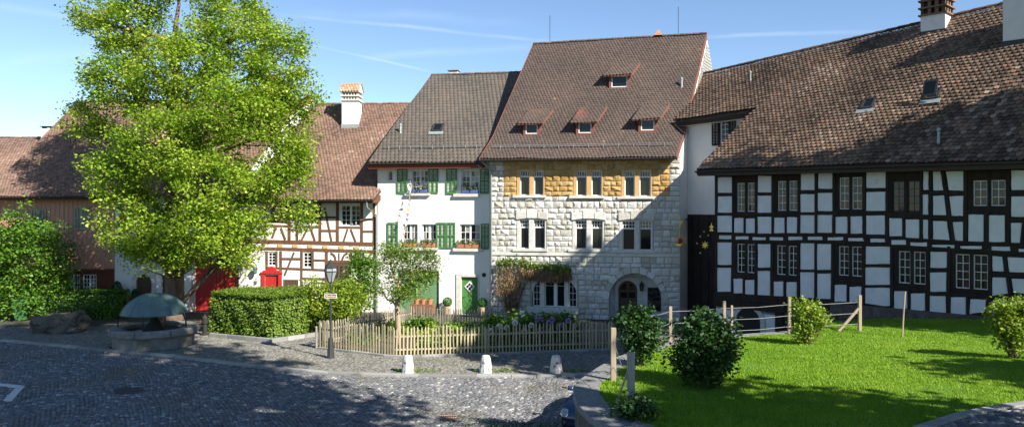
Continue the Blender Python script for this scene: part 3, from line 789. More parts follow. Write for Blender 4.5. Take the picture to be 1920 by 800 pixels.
def skylight(parent, fac, px, py, w_, h_, p0, nrm, open_=False):
    p = ray_plane(fac, px, py, p0, nrm); ex = Vector((1, 0, 0)); ey = nrm.cross(ex).normalized(); ex = ey.cross(nrm).normalized()
    mb = MB(); t = .07
    M4 = Matrix((ex, ey, nrm)).transposed().to_4x4(); M4.translation = p+nrm*.04
    f = .09
    mb.box(-w_/2, w_/2, -h_/2, -h_/2+f, 0, t); mb.box(-w_/2, w_/2, h_/2-f, h_/2, 0, t); mb.box(-w_/2, -w_/2+f, -h_/2, h_/2, 0, t); mb.box(w_/2-f, w_/2, -h_/2, h_/2, 0, t)
    o = mb.build('skylight', 'metal_dark', parent); o.matrix_local = M4
    ap = MB().box(-w_/2-.12, w_/2+.12, -h_/2-.28, -h_/2-.01, .0, .03).build('apron', 'zinc', o)
    pn = MB().box(-w_/2+f, w_/2-f, -h_/2+f, h_/2-f, .02, .045).build('pane', 'glass', o)
    if open_:
        sash = MB().box(-w_/2, w_/2, -h_/2, h_/2, .0, .05).build('open_sash', 'metal_dark', o); sash.location = (0, -.02, .34); sash.rotation_euler = (.42, 0, 0)
        g2 = MB().box(-w_/2+.08, w_/2-.08, -h_/2+.08, h_/2-.08, .052, .06).build('pane', 'glass', o); g2.location = sash.location; g2.rotation_euler = sash.rotation_euler
    return o
def vent(parent, p, h, r=.06, m='zinc'):
    return MB().lathe([(r*1.6, -.25), (r, .08), (r, h), (r*1.5, h+.02), (r*1.5, h+.08), (r*.4, h+.14)], 10, p).build('vent_pipe', m, parent)
def snow_guard(parent, a, b, nb=9):
    mb = MB().tube([a+Vector((0, -.06, .16)), b+Vector((0, -.06, .16))], .018, 5)
    mb.tube([a+Vector((0, -.06, .08)), b+Vector((0, -.06, .08))], .014, 5)
    for i in range(nb):
        p = a.lerp(b, (i+.5)/nb); mb.tube([p+Vector((0, .12, .02)), p+Vector((0, -.07, .2))], .02, 4); mb.tube([p+Vector((0, -.06, -.02)), p+Vector((0, -.06, .2))], .02, 4)
    return mb.build('snow_guard', 'metal_grey', parent)

# ============ stone house
S = Fac(918, 42.6, 1275, 40.75); sk = S.skew(.50)
hs = S.house('stone_house', 'tall white rubble-stone house with brown tiled roof and four small dormers')
W = S.len
prof = [(-.5, S.P(1080, 296, -.5*sk[1])[1]), (.9, 9.98), (5.7, 16.18)]
xl = S.P(900, 297, -.5*sk[1])[0]+.5*sk[0]; xr = S.P(1268, 292, -.5*sk[1])[0]+.5*sk[0]
Lp, Rp = roof_lines(xl, xr, prof, sk); Rp[-1].z += .22
for nm, q in (('stone ridge L', Lp[-1]), ('ridge R', Rp[-1]), ('eave L', Lp[0]), ('eave R', Rp[0])): print(nm, proj(S.world(*q)))
ZT = prof[0][1]+.25
# openings: three rows
up = [((975, 320, 993, 366), (1001, 320, 1019, 366)), ((1081, 320, 1100, 367), (1109, 320, 1128, 367)), ((1171, 320, 1190, 368), (1199, 320, 1220, 368))]
md = [((975, 412, 992, 466), (1001, 412, 1022, 466)), ((1079, 413, 1100, 467), (1109, 413, 1130, 467)), ((1167, 414, 1191, 469), (1199, 414, 1222, 469))]
holes = []; blocks = []          # blocks: rectangles kept free of facing stones
for a, b in up:
    for r_ in (a, b): holes.append(S.rect(*r_))
    q = S.rect(a[0]-6, a[1]-3, b[2]+2, a[3]+6); blocks.append(q)
for a, b in md:
    for r_ in (a, b): holes.append(S.rect(*r_))
    q = S.rect(a[0]-6, a[1]-8, b[2]+3, a[3]+4); blocks.append(q)
BAY = S.rect(997, 519, 1082, 575); holes.append(BAY); blocks.append((BAY[0]-.08, BAY[1]+.08, BAY[2]-.42, BAY[3]))
ENT = S.rect(1142, 512, 1240, 640); ecx, er = (ENT[0]+ENT[1])/2, (ENT[1]-ENT[0])/2; ezs = ENT[3]-er
band = S.P(1100, 476)[1]
wb_ = MB()
wall_front(wb_, 0, W, 0, ZT, holes+[(ENT[0], ENT[1], 0, ENT[3])], .24)
hw_ = body(hs, S, 0, W, 0, ZT, holes, 'mortar', sk, prof, name='wall', mside='plaster') if False else None
fr = MB()
wall_front(fr, 0, ENT[0], 0, ZT, [h for h in holes if h[1] < ENT[0]], .24)
wall_front(fr, ENT[1], W, 0, ZT, [h for h in holes if h[0] > ENT[1]], .24)
wall_front(fr, ENT[0], ENT[1], ENT[3], ZT, [h for h in holes if h[0] < ENT[1] and h[1] > ENT[0] and h[2] > ENT[3]], .24)
# windows that straddle the strip edges are cut by both strips; entrance recess 1.1 m deep
D = 1.1
arc = [(ecx+er*math.cos(a), ezs+er*math.sin(a)) for a in np.linspace(math.pi, 0, 21)]
for side in (0, 1):
    ar = arc[:11] if side == 0 else arc[10:]
    poly = ar+([(ecx, ENT[3]), (ENT[0], ENT[3])] if side == 0 else [(ENT[1], ENT[3]), (ecx, ENT[3])])
    if side == 0: poly = [ar[0]]+[(x, z) for x, z in ar[1:]]+[(ENT[0], ENT[3])]
    else: poly = [(x, z) for x, z in ar]+[(ENT[1], ENT[3])]
    fr.prism(poly[::-1], 0, .24)
fr.build('wall', 'mortar', hs)
po = MB(); prof_in = [(ENT[0], 0)]+arc+[(ENT[1], 0)]
for (a, b), (c, d) in zip(prof_in, prof_in[1:]):
    po.add([(a, 0.01, b), (c, .01, d), (c, D, d), (a, D, b)], [(0, 1, 2, 3)])
po.prism(prof_in[::-1], D, D+.1)
porch = po.build('porch', 'plaster_grey', hs)
dx0, dx1 = S.P(1158, 560)[0], S.P(1194, 560)[0]; dcx, dr = (dx0+dx1)/2, (dx1-dx0)/2; dzt = S.P(1176, 529)[1]
darc = lambda r, n=15: [(dcx+r*math.cos(a), dzt-dr+r*math.sin(a)) for a in np.linspace(math.pi, 0, n)]
MB().prism(([(dcx-dr-.2, .0)]+darc(dr+.2)+[(dcx+dr+.2, .0)])[::-1], D-.1, D-.005).build('door_surround', 'stone_trim', porch)
dd = MB().prism(([(dcx-dr, .0)]+darc(dr)+[(dcx+dr, .0)])[::-1], D-.13, D-.02).build('door', 'wood_door_brown', hs)
fan = darc(dr-.12)
for half in (0, 1):
    ar = fan[:7] if half == 0 else fan[8:]; z0_ = dzt-dr+.02
    poly = ar+[(ar[-1][0], z0_), (ar[0][0], z0_)]
    MB().prism(poly[::-1], D-.15, D-.132).build('fanlight', 'glass', dd)
for (a, b, c, d) in ((dcx-dr+.12, dcx-.05, 1.15, dzt-dr-.12), (dcx+.05, dcx+dr-.12, 1.15, dzt-dr-.12)): MB().box(a, b, D-.15, D-.131, c, d).build('door_light', 'glass', dd)
MB().box(dcx-dr+.02, dcx+dr-.02, D-.16, D-.13, dzt-dr-.08, dzt-dr).build('transom', 'wood_door_brown', dd)
wx0, wx1, wz0, wz1 = S.rect(1214, 540, 1239, 585, D*.55); casement(hs, wx0, min(wx1, ENT[1]-.02), wz0, wz1, D-.03, 3, 5, 'metal_dark', .04, .02)
lx, lz = S.P(1203, 538, D-.2); lan = MB().lathe([(.04, -.22), (.09, -.18), (.12, .12), (.14, .13), (.05, .24), (.015, .34)], 6, (lx, D-.22, lz)).build('porch_lantern', 'metal_dark', hs)
MB().box(lx-.02, lx+.02, D-.24, D, lz+.24, lz+.28).build('lantern_bracket', 'metal_dark', lan)
# stone surrounds and lights
def slight(parent, x0, x1, z0, z1, y, split, cols, rows):
    fw = .05; mb = MB()
    mb.box(x0, x0+fw, y-.06, y, z0, z1); mb.box(x1-fw, x1, y-.06, y, z0, z1); mb.box(x0+fw, x1-fw, y-.06, y, z0, z0+fw); mb.box(x0+fw, x1-fw, y-.06, y, z1-fw, z1)
    zs = z0+(z1-z0)*split; mb.box(x0+fw, x1-fw, y-.065, y-.003, zs-.035, zs+.035)
    for i in range(1, cols): xx = x0+(x1-x0)*i/cols; mb.box(xx-.014, xx+.014, y-.05, y-.005, zs, z1-fw)
    for j in range(1, rows): zz = zs+(z1-zs)*j/rows; mb.box(x0+fw, x1-fw, y-.048, y-.007, zz-.014, zz+.014)
    o = mb.build('window', 'paint_white', parent)
    pane(o, x0+fw, x1-fw, z0+fw, zs-.03, y-.03); pane(o, x0+fw, x1-fw, zs+.03, z1-fw, y-.028)
    return o
for grp, rows, split, tm in ((up, 1, .76, 'sandstone_trim'), (md, 2, .74, 'stone_trim')):
    for a, b in grp:
        ra, rb = S.rect(*a), S.rect(*b)
        for r_ in (ra, rb): slight(hs, r_[0], r_[1], r_[2], r_[3], .15, split, 4, rows)
        sx0, sx1 = ra[0]-.17, rb[1]+.06; z0, z1 = ra[2], ra[3]+.07
        sur = MB(); y0, y1 = -.055, .05
        sur.box(sx0, ra[0], y0, y1, z0, z1); sur.box(ra[1], rb[0], y0-.02, y1, z0, ra[3]); sur.box(rb[1], sx1, y0, y1, z0, z1); sur.box(ra[0], rb[1], y0, y1, ra[3], z1)
        sur.build('window_surround', tm, hs, bevel=.012)
        MB().box(sx0-.22, sx1+.08, -.16, .05, z0-.14, z0).build('window_sill', 'stone_trim', hs, bevel=.015)
        if rows == 2:      # rough flat arch of three long stones over each pair
            x0, x1 = sx0-.05, sx1+.1; zb = z1; n_ = 3
            for i in range(n_):
                a0, a1 = x0+(x1-x0)*i/n_+.015, x0+(x1-x0)*(i+1)/n_-.015; lift = (.16 if i == 1 else 0)
                poly = [(a0, zb+(.0 if i else -.08)+.02), (a1, zb+(.0 if i < 2 else -.08)+.02), (a1, zb+.34+lift*.6), ((a0+a1)/2, zb+.38+lift), (a0, zb+.34+lift*.6)]
                MB().prism(poly, -.13, .02).build('lintel_stone', 'limestone', hs, bevel=.02)
MB().box(0, W, -.11, .02, band-.11, band+.07).build('string_course', 'stone_trim', hs, bevel=.015)
# bay window under a low arch: four lights between stone mullions
bx0, bx1, bz0, bz1 = BAY; bcx = (bx0+bx1)/2; bw_ = (bx1-bx0)/2; bh = bz1-bz0; spr = bz0+bh*.42
def archz(x): return spr+(bz1-spr)*math.sqrt(max(0, 1-((x-bcx)/bw_)**2))
bay = MB()
poly = [(x, archz(x)) for x in np.linspace(bx0, bx1, 25)]
for h0 in (0, 1):
    pp = poly[:13] if h0 == 0 else poly[12:]
    q = pp+([(bx0, bz1+.01)] if h0 == 0 else [(bx1, bz1+.01)])
    bay.prism(q[::-1], -.01, .2)
bay.build('window_arch', 'stone_trim', hs)
cuts = [S.P(p, 560)[0] for p in (999, 1013, 1021, 1039.5, 1043, 1059, 1066, 1081.5)]
for a, b in ((cuts[1], cuts[2]), (cuts[5], cuts[6])): MB().box(a, b, -.03, .2, bz0, archz(a if a > bcx else b)).build('mullion', 'stone_trim', hs, bevel=.015)
MB().box(cuts[3], cuts[4], .02, .2, bz0, bz1-.01).build('mullion', 'paint_white', hs)
for i, (a, b) in enumerate(((cuts[0], cuts[1]), (cuts[2], cuts[3]), (cuts[4], cuts[5]), (cuts[6], cuts[7]))):
    casement(hs, a, b, bz0, bz1-(.02 if 0 < i < 3 else .12), .19, 2 if i in (0, 3) else 1, 4 if i in (0, 3) else 1, fw=.05, bw=.02, zsplit=None if i in (0, 3) else [0, .72, 1])
MB().box(bx0-.25, bx1+.1, -.2, .05, bz0-.32, bz0).build('window_sill', 'stone_trim', hs, bevel=.02)
MB().box(bx0-.15, bx1+.05, -.12, .05, bz0-.55, bz0-.32).build('window_sill', 'stone_trim', hs, bevel=.02)
# facing stones, one by one
SV = []
for v in range(10):
    mb = MB(); n_ = 4; g_ = [-.5, -.2, .2, .5]
    vs_ = []; rr = random.Random(v)
    for j in range(n_):
        for i in range(n_):
            edge = i in (0, n_-1) or j in (0, n_-1)
            dy = -.35-.25*rr.random() if edge else -.7-.75*rr.random()
            vs_.append((g_[i]+(0 if edge else rr.uniform(-.08, .08)), dy, g_[j]+(0 if edge else rr.uniform(-.08, .08))))
    fs_ = [(j*n_+i, j*n_+i+1, (j+1)*n_+i+1, (j+1)*n_+i) for j in range(n_-1) for i in range(n_-1)]
    rim = [0, 1, 2, 3, 7, 11, 15, 14, 13, 12, 8, 4]; b0 = len(vs_); vs_ += [(vs_[k][0], .15, vs_[k][2]) for k in rim]
    fs_ += [(rim[k], b0+k, b0+(k+1) % 12, rim[(k+1) % 12]) for k in range(12)]
    mb.add(vs_, [f for f in fs_]); SV.append({m_: mb.mesh('stone', m_) for m_ in ('limestone', 'sandstone')})
NST = 0; REST = []
def put_stone(x0, x1, z0, z1, m_, dep=.1): REST.append((x0, x1, z0, z1, m_, dep))
def place_stone(x0, x1, z0, z1, m_, dep=.1):
    inst('stone', R.choice(SV)[m_], hs, ((x0+x1)/2, 0, (z0+z1)/2), (0, 0, 0), ((x1-x0), dep*R.uniform(.8, 1.25), (z1-z0)))
zrow = .0; sz0, sz1 = S.P(1100, 368)[1], ZT
qx0, qx1 = S.P(945, 340)[0], S.P(1256, 340)[0]
rows_ = []
def split_rows(a, b, h):
    n_ = max(1, round((b-a)/h)); e = [a+(b-a)*i/n_ for i in range(n_+1)]
    for i in range(1, n_): e[i] += R.uniform(-.05, .05)
    return list(zip(e, e[1:]))
for a, b in split_rows(0, band-.11, .32)+split_rows(band+.07, sz0, .31)+split_rows(sz0, ZT, .30):
    zm = (a+b)/2; segs = [(0.0, W)]
    bl = [(q[0], q[1]) for q in blocks if q[2] < zm < q[3]]
    if zm < ezs: bl.append((ENT[0], ENT[1]))
    elif zm < ezs+er+.31: hwid = math.sqrt(max(0, (er+.31)**2-(zm-ezs)**2)); bl.append((ecx-hwid, ecx+hwid))
    if BAY[3]-.01 < zm < BAY[3]+.12: bl.append((bcx-bw_*.5, bcx+bw_*.5))
    if sz0 < zm: bl += [] 
    cutx = [qx0, qx1] if zm > sz0 else []
    for c, d in bl:
        ns = []
        for s0, s1 in segs:
            if d <= s0 or c >= s1: ns.append((s0, s1)); continue
            if c-s0 > .08: ns.append((s0, c))
            if s1-d > .08: ns.append((d, s1))
        segs = ns
    for c in cutx:
        ns = []
        for s0, s1 in segs:
            if s0+.05 < c < s1-.05: ns += [(s0, c), (c, s1)]
            else: ns.append((s0, s1))
        segs = ns
    for s0, s1 in segs:
        x = s0
        while x < s1-.02:
            wd = R.uniform(.27, .56); e = x+wd
            if s1-e < .22: e = s1
            m_ = 'sandstone' if zm > sz0 and qx0-.02 < (x+e)/2 < qx1+.02 else 'limestone'
            g_ = .015
            put_stone(x+g_, e-g_, a+g_+R.uniform(0, .01), b-g_, m_, .07)
            x = e
REST.sort(key=lambda s: -(s[1]-s[0])*(s[3]-s[2]))
for s_ in REST[:300]: place_stone(*s_)
small = {'limestone': MB(), 'sandstone': MB()}
for x0, x1, z0, z1, m_, dep in REST[300:]:
    me = R.choice(SV)[m_]; d_ = dep*R.uniform(.8, 1.25)
    small[m_].add([(v.co.x*(x1-x0)+(x0+x1)/2, v.co.y*d_, v.co.z*(z1-z0)+(z0+z1)/2) for v in me.vertices], [tuple(f.vertices) for f in me.polygons])
for m_, mb in small.items():
    if mb.v:
        so_ = mb.build('small_stones', m_+'_small', hs); so_['kind'] = 'stuff'; k_ = len(SV[0][m_].vertices)
        so_.data.attributes.new('tint', 'FLOAT', 'POINT').data.foreach_set('value', np.repeat(NR.random(len(mb.v)//k_), k_).astype(np.float32))
for i in range(11):
    a0, a1 = math.pi*i/11+.012, math.pi*(i+1)/11-.012; r0, r1 = er+.01, er+(.27 if i % 2 else .33)
    poly = [(ecx+r0*math.cos(a0), ezs+r0*math.sin(a0)), (ecx+r1*math.cos(a0), ezs+r1*math.sin(a0)), (ecx+r1*1.02*math.cos((a0+a1)/2), ezs+r1*1.02*math.sin((a0+a1)/2)), (ecx+r1*math.cos(a1), ezs+r1*math.sin(a1)), (ecx+r0*math.cos(a1), ezs+r0*math.sin(a1))]
    MB().prism(poly, -.06, .02).build('voussoir', 'limestone', hs, bevel=.02)
# side walls and gable
vr = prof[-1][0]; sd = MB()
fullp = [(0, prof[1][1]-.9)]+[(v, z-.14) for v, z in prof[1:]]
sp = [(0, 0)]+fullp+[(2*vr-v, z) for v, z in reversed(fullp[:-1])]+[(2*vr, 0)]
for x, fl in ((0.004, 1), (W-.004, 0)):
    vs_ = [(x+sk[0]*v, sk[1]*v+.006, z) for v, z in sp]; f = tuple(range(len(vs_))); sd.add(vs_, [f if fl else f[::-1]])
sd.add([(sk[0]*2*vr, sk[1]*2*vr, 0), (W+sk[0]*2*vr, sk[1]*2*vr, 0), (W+sk[0]*2*vr, sk[1]*2*vr, 9), (sk[0]*2*vr, sk[1]*2*vr, 9)], [(0, 3, 2, 1)])
sd.build('side_wall', 'plaster', hs)
mat('shingle', (.40, .39, .37), .9, .2, 6, .4, 40, tint=[(0, (.30, .29, .28)), (1, (.50, .49, .46))])
zg0, zg1 = 10.0, prof[-1][1]
def gmask(s, f):
    v = s*2*vr; z = zg0+(zg1-zg0)*f+.25
    vv = np.minimum(v, 2*vr-v); return np.interp(vv, [p[0] for p in prof], [p[1]-.15 for p in prof]) > z
A0 = Vector((W+.02, 0, zg0)); B0 = A0+Vector((sk[0]*2*vr, sk[1]*2*vr, 0))
tiles('gable_shingles', [A0, A0+Vector((0, 0, zg1-zg0))], [B0, B0+Vector((0, 0, zg1-zg0))], 'shingle', .2, .17, hs, gmask)
for zc in (8.3, 5.6):
    for v in (1.6,): 
        p = Vector((W+.01+sk[0]*v, sk[1]*v, zc)); q = p+Vector((sk[0]*.55, sk[1]*.55, 0))
        MB().hull8([p+Vector((0, 0, -.5)), q+Vector((0, 0, -.5)), q+Vector((.05, 0, -.5)), p+Vector((.05, 0, -.5)), p+Vector((0, 0, .5)), q+Vector((0, 0, .5)), q+Vector((.05, 0, .5)), p+Vector((.05, 0, .5))]).build('side_window', 'glass', hs)
rf = roof(hs, Lp, Rp, 'tile_brown', .18, .165)
for P in (Lp, Rp):
    mb = MB()
    for a, b in zip(P, P[1:]):
        e = Vector((.05 if P is Rp else -.05, 0, 0)); z_ = Vector((0, 0, .2))
        mb.hull8([a-z_, a-z_+e, b-z_+e, b-z_, a+Vector((0, 0, .05)), a+e+Vector((0, 0, .05)), b+e+Vector((0, 0, .05)), b+Vector((0, 0, .05))])
    mb.build('verge_board', 'trim_oxblood', rf)
gutter(hs, Lp[0]+Vector((-.05, -.09, -.05)), Rp[0]+Vector((.05, -.09, -.05)), .1)
MB().hull8([Vector((Lp[0].x, Lp[0].y+.22, ZT-.32)), Vector((Rp[0].x, Rp[0].y+.22, ZT-.32)), Vector((Rp[0].x, -.02, ZT-.3)), Vector((Lp[0].x, -.02, ZT-.3)), Vector((Lp[0].x, Lp[0].y+.22, ZT-.16)), Vector((Rp[0].x, Rp[0].y+.22, ZT-.16)), Vector((Rp[0].x, -.02, ZT+.2)), Vector((Lp[0].x, -.02, ZT+.2))]).build('eave_board', 'timber_brown', hs)
nrmS = (Rp[1]-Lp[1]).cross(Lp[2]-Lp[1]).normalized()
snow_guard(rf, Lp[0].lerp(Lp[1], .45)+Vector((.4, 0, 0)), Rp[0].lerp(Rp[1], .45)-Vector((.4, 0, 0)), 12)
def dormer(b0, b1, f0, f1, t0, t1, curtain=False):
    B1, B2 = ray_plane(S, *b0, Lp[1], nrmS), ray_plane(S, *b1, Lp[1], nrmS)
    T1, T2 = ray_plane(S, *t0, Lp[1], nrmS), ray_plane(S, *t1, Lp[1], nrmS)
    yb = (B1.y+B2.y)/2; zb = (B1.z+B2.z)/2; fy = Vector((0, 1, 0))
    F1, F2 = ray_plane(S, *f0, (0, yb-.25, 0), fy), ray_plane(S, *f1, (0, yb-.25, 0), fy)
    x0, x1 = B1.x, B2.x; zf = (F1.z+F2.z)/2-.06
    sl = (T1.z-F1.z)/(T1.y-F1.y)          # roof pitch of the dormer
    zt = zf+sl*.25
    dm = MB(); fw = .14
    dm.box(x0, x0+fw, yb-.04, yb+.06, zb, zt); dm.box(x1-fw, x1, yb-.04, yb+.06, zb, zt); dm.box(x0+fw, x1-fw, yb-.04, yb+.06, zb, zb+.1); dm.box(x0+fw, x1-fw, yb-.04, yb+.06, zt-.1, zt)
    msl = (Lp[2].z-Lp[1].z)/(Lp[2].y-Lp[1].y)
    yk = yb+(zt-zb)/(max(.2, msl-sl))
    for x, e in ((x0, .04), (x1, -.04)):
        dm.add([(x, yb, zb-.05), (x, yb, zt), (x, yk, zb+(yk-yb)*msl), (x+e, yb, zb-.05), (x+e, yb, zt), (x+e, yk, zb+(yk-yb)*msl)], [(0, 1, 2), (5, 4, 3), (0, 3, 4, 1), (1, 4, 5, 2), (2, 5, 3, 0)])
    d_ = dm.build('dormer', 'trim_oxblood', hs)
    casement(d_, x0+fw, x1-fw, zb+.1, zt-.1, yb+.05, 1, 1, 'paint_white', .04, .02, name='window_frame') if False else None
    fm = MB(); a, b, c, e = x0+fw, x1-fw, zb+.1, zt-.1
    for q in ((a, a+.05, c, e), (b-.05, b, c, e), (a+.05, b-.05, c, c+.05), (a+.05, b-.05, e-.05, e)): fm.box(q[0], q[1], yb-.01, yb+.05, q[2], q[3])
    fm.build('window_frame', 'paint_white', d_); pane(d_, a+.05, b-.05, c+.05, e-.05, yb+.02)
    MB().hull8([F1+Vector((0, 0, -.05)), F2+Vector((0, 0, -.05)), T2+Vector((0, 0, -.08)), T1+Vector((0, 0, -.08)), F1, F2, T2+Vector((0, 0, .02)), T1+Vector((0, 0, .02))]).build('dormer_roof', 'trim_oxblood', d_)
    tiles('roof_tiles', [F1+Vector((0, -.04, 0)), T1+Vector((0, .06, .05))], [F2+Vector((0, -.04, 0)), T2+Vector((0, .06, .05))], 'tile_brown', .18, .165, d_)
    return d_
dormer((981, 255), (1013, 254), (970, 233), (1019, 231), (991, 206), (1039, 205))
dormer((1080, 254), (1114, 252), (1068, 230), (1121, 228), (1089, 201), (1141, 198))
dormer((1197, 249), (1232, 247), (1183, 225), (1240, 222), (1204, 198), (1258, 194))
dormer((1142, 168), (1181, 166), (1130, 142), (1186, 140), (1150, 120), (1204, 115))
vent(rf, ray_plane(S, 1278, 166, Lp[1], nrmS), .5, .06)
for px_, h_ in ((1031, 1.7), (1274, 1.7)):
    t_ = (px_-1000)/325; p = Lp[-1].lerp(Rp[-1], t_); MB().tube([p, p+Vector((0, 0, h_))], .018, 5).build('lightning_rod', 'metal_dark', rf)
p = Lp[-1].lerp(Rp[-1], .73); MB().add([p+Vector((-.25, -.2, .05)), p+Vector((.25, -.2, .05)), p+Vector((.25, .25, .05)), p+Vector((-.25, .25, .05)), p+Vector((0, 0, .42))], [(0, 1, 4), (1, 2, 4), (2, 3, 4), (3, 0, 4)]).build('ridge_cap', 'terracotta', rf)
# tiny snow hooks, pale
MB().tube([Vector((-.35, -.5, ZT-.35)), Vector((-.1, -.35, ZT-.6)), Vector((.12, -.12, ZT-.85)), Vector((.12, -.12, 0.05))], .05, 8).build('downpipe', 'metal_grey', hs)

# ============ green-shuttered house
G = Fac(708, 44.3, 918, 43.15); skg = G.skew(.42)
hg = G.house('green_shuttered_house', 'white plastered house with green louvred shutters and a green front door')
Wg = G.len; zE = G.P(800, 304, -.6*skg[1])[1]
pg = [(-.6, zE), (.8, zE+1.35), (6.2, 14.62)]
gl = G.P(690, 304, -.6*skg[1])[0]+.6*skg[0]; gr_ = Wg-.12
Lg, Rg = roof_lines(gl, gr_, pg, skg)
for nm, q in (('green ridge L', Lg[-1]), ('R', Rg[-1]), ('eaveL', Lg[0])): print(nm, proj(G.world(*q)))
gw = [(772, 319, 803, 362), (865, 319, 898, 362), (755, 420, 783, 463), (791, 420, 818, 463), (862, 420, 901, 464)]
gh = [G.rect(*r_) for r_ in gw]; sm = G.rect(727, 320, 736, 339); dr_ = G.rect(865, 519, 896, 596); ga = G.rect(744, 507, 823, 596)
dr_ = (dr_[0], dr_[1], .1, dr_[3]); ga = (ga[0], ga[1], .09, ga[3])
body(hg, G, 0, Wg, 0, zE+.3, gh+[sm, dr_, ga], 'plaster', skg, pg)
for r_, cols in zip(gh, (2, 2, 2, 2, 2)):
    casement(hg, r_[0], r_[1], r_[2], r_[3], .16, 2, 4 if r_[2] > 6 else 3, fw=.055, bw=.028, mull=.1, curtain=True)
casement(hg, sm[0], sm[1], sm[2], sm[3], .16, 1, 1, fw=.05)
for (a, b, c, d) in ((gw[0][0]-12, gw[0][2]+4, 363, 366), (gw[1][0]-14, gw[1][2]+2, 364, 368), (747, 822, 464, 468), (850, 906, 466, 470)):
    q = G.rect(a, c, b, d); MB().box(q[0], q[1], -.16, .05, q[2]-.03, q[3]+.02).build('window_sill', 'stone_trim', hg, bevel=.01)
for (a, b, c, d, ang) in ((745, 764.5, 317, 362, -.06), (803.5, 822, 317, 362, 0), (837, 857, 317, 363, -.05), (900, 917, 317, 363, .0),
                          (727, 747, 417, 465, -.05), (818.5, 836, 417, 465, 0), (837.5, 854, 417, 465, 0), (902, 917, 419, 467, 0)):
    q = G.rect(a, c, b, d); shutter(hg, q[0], q[1], q[2], q[3], -.03, ang=ang)
fd = MB().box(dr_[0], dr_[1], .1, .17, dr_[2], dr_[3]).build('door', 'paint_green', hg)
dcx_, dcz = G.P(880, 537); dw = .30
def chevrons(parent, x0, x1, z0, z1, y, step, m):
    c = (x0+x1)/2
    me_l = []
    z = z0-(x1-x0)/2
    while z < z1:
        for s_ in (-1, 1):
            pts_ = [(c, z), (c, z+step*.92), (c+s_*(x1-x0)/2, z+(x1-x0)/2*-s_*0+(x1-x0)*.5+step*.92), (c+s_*(x1-x0)/2, z+(x1-x0)*.5)]
            if min(p[1] for p in pts_) < z0 or max(p[1] for p in pts_) > z1: continue
            if s_ > 0: pts_ = [pts_[0], pts_[3], pts_[2], pts_[1]]
            MB().prism(pts_, y-.02, y+.01).build('plank', m, parent)
        z += step
chevrons(fd, dr_[0]+.06, dr_[1]-.06, .12, dcz-.42, .1, .16, 'paint_green')
di = [(dcx_, dcz-dw), (dcx_+dw, dcz), (dcx_, dcz+dw), (dcx_-dw, dcz)]
MB().prism(di, .06, .11).build('diamond_frame', 'paint_white', fd)
for ux, uz in ((-1, 0), (1, 0), (0, 1), (0, -1)):
    k = .115; ox, oz = dcx_+ux*k, dcz+uz*k; s_ = .09; MB().prism([(ox, oz-s_), (ox+s_, oz), (ox, oz+s_), (ox-s_, oz)], .05, .062).build('pane', 'glass', fd)
MB().tube([(dr_[0]+.09, .04, 1.05), (dr_[0]+.22, .04, 1.05)], .02, 6).build('handle', 'metal_dark', fd)
sur = MB(); sw = .3; sur.box(dr_[0]-sw, dr_[0], -.05, .06, 0, dr_[3]+.16); sur.box(dr_[1], dr_[1]+.09, -.05, .06, 0, dr_[3]+.16); sur.box(dr_[0], dr_[1], -.05, .06, dr_[3], dr_[3]+.16)
sur.build('door_surround', 'stone_trim', hg, bevel=.012)
gd = MB().box(ga[0], ga[1], .12, .18, ga[2], ga[3]).build('garage_door', 'paint_greydoor', hg)
wq = (ga[1]-ga[0])/2
for k in (0, 1): chevrons(gd, ga[0]+wq*k+.04, ga[0]+wq*(k+1)-.04, .12, ga[3]-.05, .12, .17, 'paint_greydoor')
px_, pz_ = G.P(907.5, 515); MB().lathe([(.12, 0), (.12, .02), (.10, .03)], 14, (0, 0, 0)).build('house_plaque', 'paint_black', hg).matrix_local = Matrix.Translation((px_, -.004, pz_)) @ Matrix.Rotation(math.pi/2, 4, 'X')
rg = roof(hg, Lg, Rg, 'tile_grey', .24, .30)
q0, q1 = G.P(692, 308, -.55)[0], G.P(881, 308, -.55)[0]
MB().hull8([Vector((Lg[0].x, Lg[0].y+.03, zE-.34)), Vector((Rg[0].x, Rg[0].y+.03, zE-.34)), Vector((Rg[0].x, -.01, zE-.3)), Vector((Lg[0].x, -.01, zE-.3)), Vector((Lg[0].x, Lg[0].y-.02, zE-.15)), Vector((Rg[0].x, Rg[0].y-.02, zE-.15)), Vector((Rg[0].x, -.01, zE+.24)), Vector((Lg[0].x, -.01, zE+.24))]).build('eave_board', 'timber_red', hg)
gutter(hg, Lg[0]+Vector((-.02, -.08, -.05)), Rg[0]+Vector((0, -.08, -.05)), .07)
nG = (Rg[1]-Lg[1]).cross(Lg[2]-Lg[1]).normalized()
snow_guard(rg, Lg[0].lerp(Lg[1], .6)+Vector((.4, 0, 0)), Rg[0].lerp(Rg[1], .6)-Vector((.4, 0, 0)), 9)
skylight(rg, G, 821, 241, .62, .78, Lg[1], nG)
vent(rg, ray_plane(G, 751, 250, Lg[1], nG), .45, .06)
p = Lg[-1].lerp(Rg[-1], .2); MB().box(p.x-.3, p.x+.3, p.y+.5, p.y+1.0, p.z-.8, p.z+.30).build('chimney', 'plaster_grey', hg); MB().box(p.x-.38, p.x+.38, p.y+.42, p.y+1.08, p.z+.34, p.z+.40).build('chimney_cap', 'zinc', hg)
MB().tube([G_ for G_ in (Vector((Wg-.5, -.72, zE-.2)), Vector((Wg-.2, -.5, zE-.45)), Vector((Wg-.05, -.12, zE-.75)))], .05, 8).build('downpipe', 'metal_grey', hg)

